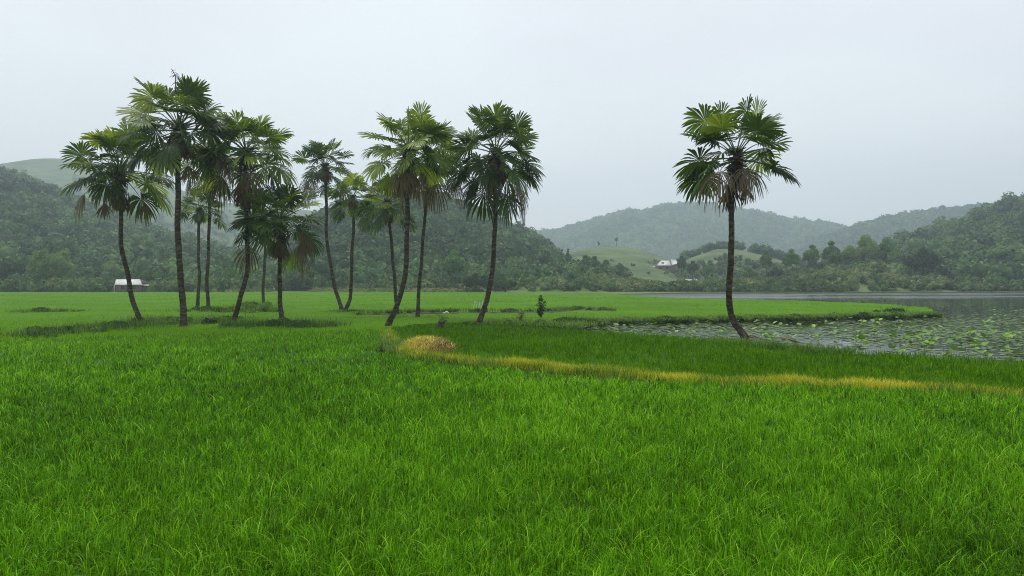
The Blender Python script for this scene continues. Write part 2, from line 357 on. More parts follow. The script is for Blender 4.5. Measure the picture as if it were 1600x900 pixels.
# ------------------------------------------------------------------ bunds (earth banks)
def bund(name, pts, width, height, mat, z=-0.72, jit=0.15, seed=0, zpix=0.4):
    """raised earth bank along photo-pixel points"""
    P = np.array([(*W(x, y, zpix), 0) for x, y in pts]); P = catmull(P, max(30, len(pts) * 14))
    t = norm(np.gradient(P, axis=0)); s = np.stack([t[:, 1], -t[:, 0], np.zeros(len(t))], 1)
    prof = np.array([(-0.62, None), (-0.42, 0.55), (-0.22, 0.92), (0, 1.0), (0.22, 0.92), (0.42, 0.55), (0.62, None)], dtype=object)
    r = np.random.default_rng(seed); V = []
    for k, (u, hh) in enumerate(prof):
        w = width * u * (1 + jit * r.uniform(-1, 1, len(P)))
        zz = np.full(len(P), -0.5) if hh is None else height * hh * (1 + jit * r.uniform(-1, 1, len(P)))
        V.append(np.stack([P[:, 0] + s[:, 0] * w, P[:, 1] + s[:, 1] * w, zz], 1))
    V = np.stack(V, 1)
    o = mesh(name, V.reshape(-1, 3), grid_faces(len(P), 7), mat, smooth=True)
    o['kind'] = 'structure'
    return P, V

# ------------------------------------------------------------------ blades of grass and rice
def blades(geo, B, h, w, lean_az, a, b, d, rows, tint, zb=0.03):
    """B (N,2|3) roots; h heights; w widths; leaning a*s+b*s^2 horizontally, height s - d*s^2.5"""
    N = len(B)
    s = np.linspace(0, 1, rows + 1)[None, :]
    ca, sa = np.cos(lean_az)[:, None], np.sin(lean_az)[:, None]
    hor = h[:, None] * (a[:, None] * s + b[:, None] * s**2)
    z = h[:, None] * (s - d[:, None] * s**2.5)
    z0 = B[:, 2:3] if B.shape[1] > 2 else zb
    P = np.stack([B[:, 0:1] + ca * hor, B[:, 1:2] + sa * hor, z + z0], -1)
    wa = lean_az + math.pi / 2 + rng.normal(0, 0.5, N)
    wd = np.stack([np.cos(wa), np.sin(wa), np.zeros(N)], -1)[:, None]
    prof = np.clip(1.05 - s**2.2, 0.06, 1)[..., None] * np.clip(0.55 + 1.6 * s, 0, 1)[..., None]
    off = wd * (w[:, None, None] * prof * 0.5)
    V = np.stack([P - off, P + off], 2).reshape(-1, 3)
    nv = (rows + 1) * 2
    k = np.arange(rows) * 2
    f = np.stack([k, k + 1, k + 3, k + 2], 1)
    Fq = (np.arange(N)[:, None, None] * nv + f[None]).reshape(-1, 4)
    geo.add(V, Fq, np.repeat(tint, nv), np.tile(np.repeat(s[0], 2), N))

def rice_field(name, poly, mat, label, dens=1500, y0=9.0, hgt=0.36, seed=1, sheet_z=0.26, wmul=1.0, cat='rice', gaps=None, straight=0.0, tintmul=1.0):
    global rng
    rng = np.random.default_rng(seed)
    P = np.array(poly); ymin, ymax = P[:, 1].min(), P[:, 1].max()
    geo = Geo()
    edges = [ymin]
    while edges[-1] < ymax: edges.append(max(edges[-1] * 1.22, edges[-1] + 1.2))
    for e0, e1 in zip(edges[:-1], edges[1:]):
        ym = (e0 + e1) / 2
        rho = dens * min(1, (y0 / ym) ** 2)
        xl = max(-0.80 * e1 - 5, P[:, 0].min()); xr = min(0.80 * e1 + 5, P[:, 0].max())
        if xr <= xl: continue
        n = 16 if ym < 26 else 9
        ntuft = int(rho * (e1 - e0) * (xr - xl) / n)
        tx = rng.uniform(xl, xr, ntuft); ty = rng.uniform(e0, min(e1, ymax), ntuft)
        if ym < 40:                                   # transplanted hills of rice on a loose grid
            q = (n / rho) ** 0.5
            tx = np.round(tx / q) * q + rng.normal(0, q * 0.22, ntuft); ty = np.round(ty / q) * q + rng.normal(0, q * 0.22, ntuft)
        m = inside(P, tx, ty)
        if gaps is not None: m &= gaps(tx, ty)
        tx, ty = tx[m], ty[m]; nt_ = len(tx)
        if not nt_: continue
        scale = min(max(ym / y0, 1.0) ** 0.95, 9) * wmul
        tt = np.clip(rng.normal(0.45, 0.13, nt_) + 0.10 * vnoise(tx, ty, 3.5, 31) + 0.08 * vnoise(tx, ty * 0.4, 9, 32), 0, 1)
        th = 1 + 0.10 * vnoise(tx, ty, 1.7, 3) + 0.12 * vnoise(tx, ty, 6, 5)
        N = nt_ * n
        spread = 0.045 * scale ** 0.6
        z0 = rng.uniform(0.02, 0.24, N) * np.repeat(th, n) if ym < 30 else np.full(N, 0.06)
        B = np.stack([np.repeat(tx, n) + rng.normal(0, spread, N), np.repeat(ty, n) + rng.normal(0, spread, N), z0], 1)
        typ = rng.random(N)
        arch = typ < 0.5
        h = (hgt if ym >= 30 else 0.50 * hgt) * np.repeat(th, n) * rng.uniform(0.65, 1.15, N)
        a = np.where(arch, rng.uniform(0.05, 0.25, N), rng.uniform(0.0, 0.16, N))
        b = np.where(arch, rng.uniform(0.3, 0.9, N), rng.uniform(0.0, 0.22, N))
        d = np.where(arch, rng.uniform(0.2, 0.65, N), rng.uniform(0.0, 0.12, N))
        h = np.where(arch, h * 1.32, h) * np.where(rng.random(N) < 0.06, 1.25, 1)
        w = rng.uniform(0.006, 0.0125, N) * scale
        az = rng.uniform(0, 2 * math.pi, N)
        tint = np.clip(np.repeat(tt, n) + rng.normal(0, 0.24, N) + np.where(arch, 0.12, -0.10), 0, 1.05)  # arching blades tinted paler: their sky sheen is put into the colour
        rows = 6 if ym < 9 else (4 if ym < 22 else 2)
        blades(geo, B, h, w, az, a, b, d, rows, tint, 0.04)
    # the closed canopy under the tips
    ys = [ymin]
    while ys[-1] < ymax: ys.append(ys[-1] * 1.02 + 0.05)
    ys = np.array(ys); us = np.linspace(-0.95, 0.95, 260)
    Xg = us[None, :] * ys[:, None] + 0; Yg = np.repeat(ys[:, None], len(us), 1)
    zg = 0.05 + sheet_z * np.clip((Yg - 9) / 40, 0.03, 1) + 0.05 * vnoise(Xg, Yg, 0.35, 8) * np.clip(Yg / 30, 0.3, 1) + 0.03 * vnoise(Xg, Yg, 2, 9)
    Fg = grid_faces(len(ys), len(us))
    cx = (Xg[:-1, :-1] + Xg[1:, 1:]).ravel() / 2; cy = (Yg[:-1, :-1] + Yg[1:, 1:]).ravel() / 2
    keep = inside(P, cx, cy)
    if gaps is not None: keep &= gaps(cx, cy)
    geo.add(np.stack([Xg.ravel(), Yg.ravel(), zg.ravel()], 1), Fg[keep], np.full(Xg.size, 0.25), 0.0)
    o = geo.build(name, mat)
    tag(o, label, cat, kind='stuff')
    return o

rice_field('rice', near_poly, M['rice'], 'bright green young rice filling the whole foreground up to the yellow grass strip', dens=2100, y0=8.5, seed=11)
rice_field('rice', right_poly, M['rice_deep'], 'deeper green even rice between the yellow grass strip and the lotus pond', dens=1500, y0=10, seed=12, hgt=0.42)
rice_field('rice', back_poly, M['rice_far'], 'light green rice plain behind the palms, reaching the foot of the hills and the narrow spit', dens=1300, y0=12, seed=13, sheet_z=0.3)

# ------------------------------------------------------------------ yellow strip of grass along the curved bund
def grass_strip(name, pts, width, n, h, mat, label, tint=(0.6, 0.2), zb=0.2, wd=0.012, seed=3, zpix=0.4, cat='grass', dens=None):
    global rng
    rng = np.random.default_rng(seed)
    P = np.array([(*W(x, y, zpix), 0) for x, y in pts]); P = catmull(P, 300)
    px = 800 + F * P[:, 0] / P[:, 1]
    wts = np.linalg.norm(np.gradient(P, axis=0), axis=1)
    if dens is not None: wts = wts * dens(px)
    k = rng.choice(300, n, p=wts / wts.sum())
    wts = wts * np.clip(0.9 + 0.6 * vnoise(P[:, 0], P[:, 1], 1.6, seed + 9), 0.3, 2); k = rng.choice(300, n, p=wts / wts.sum())
    t = norm(np.gradient(P, axis=0)); s = np.stack([t[:, 1], -t[:, 0]], 1)
    off = rng.normal(0, width * 0.33, n)
    B = P[k, :2] + s[k] * off[:, None] + rng.normal(0, 0.08, (n, 2))
    clump = 1 + 0.25 * vnoise(B[:, 0], B[:, 1], 0.8, seed)
    geo = Geo()
    tt = np.clip(rng.normal(tint[0], tint[1], n), 0, 1)
    tt = np.clip(tt + 0.45 * vnoise(B[:, 0], B[:, 1], 1.3, seed + 1), 0, 1)
    Y = P[k, 1]
    blades(geo, np.c_[B, np.full(n, zb)], h * clump * rng.uniform(0.5, 1.2, n), np.full(n, wd) * Y / 20, rng.uniform(0, 6.28, n),
           rng.uniform(0, 0.3, n), rng.uniform(0, 0.5, n), rng.uniform(0, 0.3, n), 3, tt)
    return tag(geo.build(name, mat), label, cat, kind='stuff')

strip = [(606, 516), (612, 528), (630, 543), (665, 553), (712, 557), (800, 564.5), (950, 577), (1100, 588), (1300, 595), (1500, 603), (1600, 608), (1900, 618), (2200, 629)]
bund('bund', strip, 0.7, 0.2, M['bank_grass'], seed=4)
grass_strip('yellow_grass', strip, 0.36, 25000, 0.32, M['yellow'], 'strip of yellow and ochre dying grass curving along the low bund between the two rice fields',
            tint=(0.42, 0.25), zb=0.2, wd=0.013, seed=5, dens=lambda px: np.interp(px, [600, 640, 700, 720, 780, 800, 1500, 1560, 1700], [0.6, 0.8, 0.8, 0.3, 0.4, 1, 1.1, 0.5, 0.2]))
grass_strip('bund_grass', strip, 0.9, 9000, 0.30, M['weed'], 'low green weeds mixed along both sides of the yellow strip',
            tint=(0.7, 0.2), zb=0.15, wd=0.014, seed=6)

# the mound of dry straw at the bend
def straw_mound():
    c = np.array([*W(664, 541, 0.4), 0]); Y = c[1]
    root = empty('straw_mound', (c[0], c[1], 0.05))
    tag(root, 'low rounded heap of dry yellow and brown straw where the bund bends', 'straw heap')
    nr, nc = 14, 40; r = np.linspace(0, 1, nr)[:, None]; a = np.linspace(0, 2 * math.pi, nc + 1)[None, :]
    rx = 1.3 * (1 + 0.1 * np.sin(3 * a)); ry = 3.3
    prof = (1 - r**2.2)
    X = c[0] + rx * r * np.cos(a) - 0.35 * r * np.sin(a) * 1.0; Yy = c[1] + 0.9 + ry * r * np.sin(a)
    Z = 0.02 + 0.50 * prof + 0.05 * vnoise(X, Yy, 0.25, 2) * prof
    V = np.stack([X, Yy, Z], -1).reshape(-1, 3)
    mesh('heap', V, grid_faces(nr, nc + 1), M['straw'], root, {'v': np.full(len(V), 0.4)}, True, root.location)
    n = 6500; rr = np.sqrt(rng.random(n)); aa = rng.uniform(0, 6.283, n)
    B = np.stack([c[0] + 1.3 * rr * np.cos(aa) - 0.35 * rr * np.sin(aa), c[1] + 0.9 + 3.3 * rr * np.sin(aa), 0.02 + 0.50 * (1 - rr**2.2)], 1)
    geo = Geo()
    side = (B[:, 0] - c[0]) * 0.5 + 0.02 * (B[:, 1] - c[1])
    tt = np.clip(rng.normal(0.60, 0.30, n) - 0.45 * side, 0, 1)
    blades(geo, B, rng.uniform(0.10, 0.34, n), np.full(n, 0.030), rng.uniform(0, 6.28, n), rng.uniform(0.1, 1.3, n), rng.uniform(0, 0.8, n), rng.uniform(0.1, 0.8, n), 2, tt)
    geo.build('stalks', M['straw'], root, root.location)
    geo = Geo(); q = rng.random(n) < 0.33; B2 = B[q & (side < 0.12)]; k = len(B2)
    blades(geo, B2, rng.uniform(0.12, 0.34, k), np.full(k, 0.018), rng.uniform(0, 6.28, k), rng.uniform(0, 0.5, k), rng.uniform(0, 0.5, k), rng.uniform(0, 0.4, k), 3, np.clip(rng.normal(0.75, 0.15, k), 0, 1))
    geo.build('yellow_blades', M['yellow'], root, root.location)
straw_mound()

# ------------------------------------------------------------------ leafy masses (cards on lobes)
ICO_V = None
def ico():
    global ICO_V, ICO_F
    if ICO_V is None:
        p = (1 + 5 ** 0.5) / 2
        ICO_V = norm(np.array([(-1, p, 0), (1, p, 0), (-1, -p, 0), (1, -p, 0), (0, -1, p), (0, 1, p), (0, -1, -p), (0, 1, -p), (p, 0, -1), (p, 0, 1), (-p, 0, -1), (-p, 0, 1)], float))
        ICO_F = np.array([(0, 11, 5), (0, 5, 1), (0, 1, 7), (0, 7, 10), (0, 10, 11), (1, 5, 9), (5, 11, 4), (11, 10, 2), (10, 7, 6), (7, 1, 8), (3, 9, 4), (3, 4, 2), (3, 2, 6), (3, 6, 8), (3, 8, 9), (4, 9, 5), (2, 4, 11), (6, 2, 10), (8, 6, 7), (9, 8, 1)])
    return ICO_V, ICO_F

def cards(geo, P, nrm, size, tint, droop=0.0):
    N = len(P)
    r = norm(rng.normal(0, 1, (N, 3))); u = norm(np.cross(nrm, r)); w = np.cross(nrm, u)
    s = np.asarray(size)[:, None]
    u = u * s; w = w * s * rng.uniform(0.45, 0.8, (N, 1))
    tip = P + u; 
    V = np.stack([P - u, P - w * 0.9 + nrm * s * 0.15, tip, P + w + nrm * s * 0.15], 1)
    V[:, 2, 2] -= droop * s[:, 0]
    geo.add(V.reshape(-1, 3), np.arange(4 * N).reshape(N, 4), np.repeat(tint, 4))

def lobes(geo, cen, rad, ncard, size, tint, core=0.78, shape=(1, 1, 1)):
    """cen (L,3), rad (L,), tint (L,) ; leaf cards over each lobe with a dense lumpy core"""
    L = len(cen); shape = np.array(shape)
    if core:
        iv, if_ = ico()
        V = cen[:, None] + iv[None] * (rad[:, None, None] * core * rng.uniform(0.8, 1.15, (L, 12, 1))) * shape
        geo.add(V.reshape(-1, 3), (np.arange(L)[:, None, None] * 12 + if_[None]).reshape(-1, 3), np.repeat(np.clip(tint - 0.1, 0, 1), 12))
    k = np.repeat(np.arange(L), ncard); N = len(k)
    d = rng.normal(0, 1, (N, 3)); d[:, 2] = np.where(rng.random(N) < 0.75, np.abs(d[:, 2]), d[:, 2]); d = norm(d)
    P = cen[k] + d * (rad[k] * rng.uniform(0.72, 1.08, N))[:, None] * shape
    n = norm(d + rng.normal(0, 0.55, (N, 3)))
    cards(geo, P, n, size * rng.uniform(0.6, 1.3, N) * (np.ones(L) if np.isscalar(size) else 1)[0] if np.isscalar(size) else size[k] * rng.uniform(0.6, 1.3, N),
          np.clip(tint[k] + rng.normal(0, 0.14, N), 0, 1), 0.2)

def forest(geo, pos, r, hgt, nl=5, nc=16, csize=0.22, tint=None):
    """many trees at once: pos (N,3) feet, r crown radii, hgt heights"""
    N = len(pos)
    tint = np.clip(rng.normal(0.45, 0.2, N), 0, 1) if tint is None else tint
    k = np.repeat(np.arange(N), nl)
    top = np.tile(np.arange(nl) == 0, N)
    off = rng.normal(0, 0.48, (len(k), 3)) * r[k][:, None]; off[:, 2] *= 0.6
    off[top] *= 0.25
    c = pos[k] + off
    c[:, 2] = pos[k][:, 2] + hgt[k] * np.where(top, 0.86, rng.uniform(0.42, 0.75, len(k))) - r[k] * 0.3
    lr = r[k] * rng.uniform(0.42, 0.68, len(k))
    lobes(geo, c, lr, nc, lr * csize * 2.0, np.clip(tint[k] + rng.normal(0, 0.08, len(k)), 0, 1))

# ------------------------------------------------------------------ hills
class Hill:
    def __init__(s, name, pts, D0, D1, D2, mat, tree_h=0.0, rough=0.05, seed=0, pw=1.15, nu=220, zb=0.05, label=None):
        pts = np.array(pts, float); s.x0, s.x1 = pts[0, 0], pts[-1, 0]
        s.pts = pts; s.D = (D0, D1, D2); s.nu, s.nt = nu, 90
        u = np.linspace(s.x0, s.x1, nu); t = np.linspace(0, 1.6, s.nt)
        U, T = np.meshgrid(u, t)
        ry = np.interp(U, pts[:, 0], pts[:, 1])
        k = np.ones(9) / 9
        ryr = np.interp(u, pts[:, 0], pts[:, 1]); ryr = np.convolve(np.pad(ryr, 4, mode='edge'), k, mode='valid'); ry = np.repeat(ryr[None], s.nt, 0)
        Y = np.where(T <= 1, D0 + (D1 - D0) * T, D1 + (D2 - D1) * (T - 1) / 0.6)
        X = (U - 800) / F * Y
        pr = np.where(T <= 1, np.sin(np.pi / 2 * np.minimum(T, 1)) ** pw, np.cos(np.pi / 2 * np.clip((T - 1) / 0.6, 0, 1)) ** 1.3)
        amp = rough * np.sin(np.pi * np.clip(T, 0, 1)) + 0.0
        L = (D1 - D0)
        pr = pr + amp * (1.6 * vnoise(X, Y * 0.45, L * 0.28, seed) + 0.8 * vnoise(X, Y * 0.6, L * 0.11, seed + 1) + 0.35 * vnoise(X, Y, L * 0.045, seed + 2))
        want = (HY - ry) / F                       # slope of the ridge ray
        top = np.max(np.where(T <= 1.05, pr / Y, 0), axis=0, keepdims=True)
        A = (want + (H - tree_h * 0.8) / D1 * np.clip((HY - ry) / 30, 0, 1)) / top
        z = A * pr
        s.X, s.Y, s.Z = X, Y, np.maximum(z, 0) + zb - 0.15 * (T == 0)
        s.u, s.t = u, t
        V = np.stack([X.ravel(), Y.ravel(), s.Z.ravel()], 1)
        # close the underside so that the hill is a solid body
        o = mesh(name, V, grid_faces(s.nt, nu), mat, smooth=True); o['kind'] = 'structure'
        if label: o['label'] = label
    def at(s, U, T):
        i = np.clip((U - s.x0) / (s.x1 - s.x0) * (s.nu - 1), 0, s.nu - 1.001); j = np.clip(T / 1.6 * (s.nt - 1), 0, s.nt - 1.001)
        i0, j0 = i.astype(int), j.astype(int); fi, fj = i - i0, j - j0
        out = []
        for A in (s.X, s.Y, s.Z):
            out.append(A[j0, i0]*(1-fi)*(1-fj) + A[j0, i0+1]*fi*(1-fj) + A[j0+1, i0]*(1-fi)*fj + A[j0+1, i0+1]*fi*fj)
        return np.stack(out, 1)
    def scatter(s, n, t0=0.0, t1=1.12, accept=None, u0=None, u1=None, tb=1.0):
        U = rng.uniform(u0 if u0 is not None else s.x0, u1 if u1 is not None else s.x1, n)
        T = t0 + (t1 - t0) * rng.random(n) ** tb
        if accept is not None:
            m = accept(U, T); U, T = U[m], T[m]
        return s.at(U, T), U, T

def woods(label, hill, n, r, h, mat, cat='forest', nl=5, nc=30, tintf=None, name='hillside_forest', csize=0.15, **kw):
    P, U, T = hill.scatter(n, **kw)
    k = len(P)
    qq = np.clip(rng.lognormal(-0.15, 0.30, k), 0.45, 1.6); rr = (r[0] + r[1]) / 2 * qq; hh = (h[0] + h[1]) / 2 * (0.4 + 0.6 * qq) * rng.uniform(0.8, 1.2, k)
    tt = np.clip(rng.normal(0.45, 0.23, k) + 0.25 * vnoise(P[:, 0], P[:, 1], 55, 21) + 0.18 * vnoise(P[:, 0], P[:, 1], 16, 22), 0, 1)
    if tintf is not None: tt = np.clip(tt + tintf(U, T), 0, 1)
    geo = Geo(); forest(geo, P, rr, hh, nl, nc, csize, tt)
    return tag(geo.build(name, mat), label, cat, kind='stuff')

rng = np.random.default_rng(101)
hillL1 = Hill('hill', [(-500, 330), (-300, 300), (-100, 270), (0, 256), (60, 247), (110, 248), (170, 258), (230, 276), (265, 291), (330, 312), (400, 324), (480, 328), (560, 338), (640, 370)], 640, 1120, 1500, M['hill_grass'], rough=0.06, seed=30)
hillL2 = Hill('hill', [(-500, 250), (-100, 258), (0, 264), (40, 277), (90, 300), (150, 326), (220, 350), (300, 378), (380, 405), (460, 432)], 212, 520, 760, M['forest_floor'], tree_h=6, rough=0.07, seed=40)
hillM = Hill('hill', [(395, 436), (440, 392), (490, 346), (540, 325), (600, 314), (650, 308), (680, 309), (720, 322), (760, 340), (800, 361), (840, 374), (862, 392), (880, 412), (905, 436)], 215, 470, 680, M['forest_floor'], tree_h=5, rough=0.07, seed=50)
hillF1 = Hill('hill', [(760, 400), (820, 372), (840, 366), (855, 361), (872, 364), (900, 352), (940, 342), (985, 329), (1005, 332), (1040, 321), (1110, 322), (1180, 333), (1250, 347), (1300, 352), (1322, 358), (1380, 372), (1460, 395)], 1080, 1560, 1850, M['forest_floor'], tree_h=5, rough=0.07, seed=60)
hillF2 = Hill('hill', [(1240, 400), (1300, 367), (1325, 357), (1370, 346), (1420, 334), (1470, 328), (1530, 323), (1600, 321), (1700, 330), (1900, 350)], 820, 1200, 1500, M['forest_floor'], tree_h=6, rough=0.06, seed=70)
hillN = Hill('hill', [(1340, 432), (1380, 402), (1400, 384), (1440, 367), (1500, 350), (1540, 335), (1580, 320), (1610, 311), (1700, 292), (2100, 270)], 224, 470, 700, M['forest_floor'], tree_h=6, rough=0.07, seed=80)
knoll1 = Hill('knoll', [(810, 425), (860, 404), (900, 392), (940, 384), (970, 385), (1010, 392), (1045, 406), (1080, 428)], 262, 470, 620, M['hill_grass'], rough=0.03, seed=90)
knoll2 = Hill('knoll', [(1040, 428), (1075, 404), (1120, 389), (1150, 389), (1190, 398), (1240, 412), (1290, 430)], 300, 420, 560, M['hill_grass'], rough=0.03, seed=95)
bankM = Hill('bank', [(630, 447), (690, 436), (740, 428), (800, 424), (850, 420), (900, 418), (960, 424), (1000, 430), (1040, 434), (1075, 446)], 203, 270, 330, M['bank_grass'], rough=0.05, seed=97)
bankR = Hill('bank', [(1060, 448), (1120, 441), (1200, 433), (1290, 416), (1370, 404), (1430, 412), (1480, 428), (1560, 446)], 206, 285, 350, M['bank_grass'], rough=0.05, seed=99)
dyke = Hill('embankment', [(380, 450), (470, 446), (520, 439), (570, 431), (625, 424), (690, 424), (730, 436), (760, 450)], 206, 222, 250, M['bank_grass'], rough=0.02, seed=98)

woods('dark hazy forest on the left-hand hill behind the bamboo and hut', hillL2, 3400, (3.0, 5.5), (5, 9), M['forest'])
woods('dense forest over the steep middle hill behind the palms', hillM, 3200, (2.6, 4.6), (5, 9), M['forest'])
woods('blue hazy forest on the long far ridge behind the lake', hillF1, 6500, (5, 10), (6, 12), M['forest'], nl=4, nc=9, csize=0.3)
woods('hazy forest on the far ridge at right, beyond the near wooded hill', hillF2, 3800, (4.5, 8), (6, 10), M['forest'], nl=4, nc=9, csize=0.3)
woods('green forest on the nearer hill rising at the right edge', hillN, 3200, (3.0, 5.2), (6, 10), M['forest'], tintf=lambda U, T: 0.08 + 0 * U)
woods('scattered trees and scrub on the lower slope of the tall grassy hill at left', hillL1, 3600, (4, 8), (4, 8), M['forest'], nl=3, nc=10, name='hillside_scrub', cat='scrub',
      accept=lambda U, T: (T < 0.55) & (vnoise(U, T * 600, 60, 5) + 1.05 - 1.75 * T + 0.25 * rng.normal(0, 1, len(U)) > 0.35), tintf=lambda U, T: 0.2 + 0 * U)
woods('line of trees along the crest of the grassy knoll behind the lake', knoll2, 260, (1.8, 3), (3.5, 6), M['forest'], nl=4, nc=14, name='knoll_trees', cat='trees', t0=0.93, t1=1.1)
woods('low scrub dotted over the lower side of the grassy knoll near the farmhouse', knoll1, 45, (0.9, 1.8), (1.2, 2.4), M['shrub'], nl=4, nc=14, name='knoll_scrub', cat='scrub', t0=0.0, t1=0.5)
woods('scrub on the foot of the second grassy knoll behind the lake', knoll2, 220, (1.5, 3), (2, 5), M['shrub'], nl=4, nc=14, name='knoll_scrub', cat='scrub', t0=0.0, t1=0.45)
woods('tangled bushes on the low bank behind the middle of the rice', bankM, 760, (1.0, 2.4), (1.2, 3.4), M['shrub'], nl=5, nc=26, name='bank_shrubs', cat='bushes', u0=700, u1=1060, t0=0.0, t1=1.05,
      accept=lambda U, T: ~((U > 978) & (T > 0.16)))
woods('thick bushes covering the far lake shore at right', bankR, 1300, (1.1, 2.6), (1.5, 4.2), M['shrub'], nl=5, nc=26, name='shore_shrubs', cat='bushes', t0=0.0, t1=1.05)
woods('weeds and bushes on the sloping embankment behind the palm grove', dyke, 330, (0.7, 1.5), (0.8, 1.8), M['shrub'], nl=4, nc=20, name='embankment_shrubs', cat='bushes', t0=0.0, t1=0.7, accept=lambda U, T: U > 490)
woods('pale reedy grass on the low terrace in front of the white-roofed farmhouse', bankM, 1500, (0.4, 0.8), (0.6, 1.2), M['shrub'], nl=3, nc=14, name='terrace_reeds', cat='reeds', u0=880, u1=1062, t0=0.12, t1=1.0, tintf=lambda U, T: 0.25 + 0 * U)

def shrub_row(label, pxs, D, n, r, h, mat, name='shrubs', cat='bushes', tm=0.5):
    global rng
    px = rng.uniform(pxs[0], pxs[1], n); Y = rng.uniform(D[0], D[1], n)
    k_ = ~(((px > 168) & (px < 232)) | ((px > 424) & (px < 486))); px, Y = px[k_], Y[k_]; n = len(px)
    P = np.stack([(px - 800) / F * Y, Y, np.full(n, 0.05)], 1)
    geo = Geo(); forest(geo, P, rng.uniform(*r, n), rng.uniform(*h, n), 5, 24, 0.22, np.clip(rng.normal(tm, 0.15, n), 0, 1))
    return tag(geo.build(name, mat), label, cat, kind='stuff')
rng = np.random.default_rng(55)
shrub_row('low mixed bushes along the far edge of the rice at the foot of the left hill', (-220, 420), (192, 213), 300, (1.2, 2.8), (1.6, 4.6), M['shrub'])
shrub_row('low pale grass tufts along the far field edge in the middle', (300, 760), (188, 204), 260, (0.6, 1.2), (0.6, 1.2), M['shrub'], tm=0.8)
shrub_row('reeds and bushes at the water line of the far shore', (980, 1320), (201, 207), 190, (0.8, 1.6), (1.0, 2.2), M['shrub'], tm=0.35)
shrub_row('bushes at the foot of the wooded hill along the right shore', (1380, 1800), (214, 226), 330, (1.2, 2.8), (1.6, 4.2), M['tree'], tm=0.35)
shrub_row('reed clumps standing on the right shore line', (1530, 1720), (211, 214), 60, (0.6, 1.0), (1.2, 2.0), M['shrub'], tm=0.8)

# red earth cut at the foot of the middle hill
def red_cut():
    D = 232; u = np.linspace(428, 484, 20); t = np.linspace(0, 1, 7); U, T = np.meshgrid(u, t)
    top = 425 + 4 * np.sin((U - 428) / 9) + np.abs(U - 456) * 0.22
    py = 450 + (top - 450) * T; Y = D + 7 * T + 1.2 * vnoise(U, T * 30, 6, 4)
    X = (U - 800) / F * Y; Z = H + (HY - py) / F * Y
    V1 = np.stack([X, Y, Z], -1).reshape(-1, 3)
    V2 = V1.copy(); V2[:, 1] += 6
    n = len(V1); f = grid_faces(7, 20)
    o = mesh('earth_cut', np.r_[V1, V2], [f, f[:, ::-1] + n], M['red_soil'], smooth=True); o['kind'] = 'structure'
red_cut()

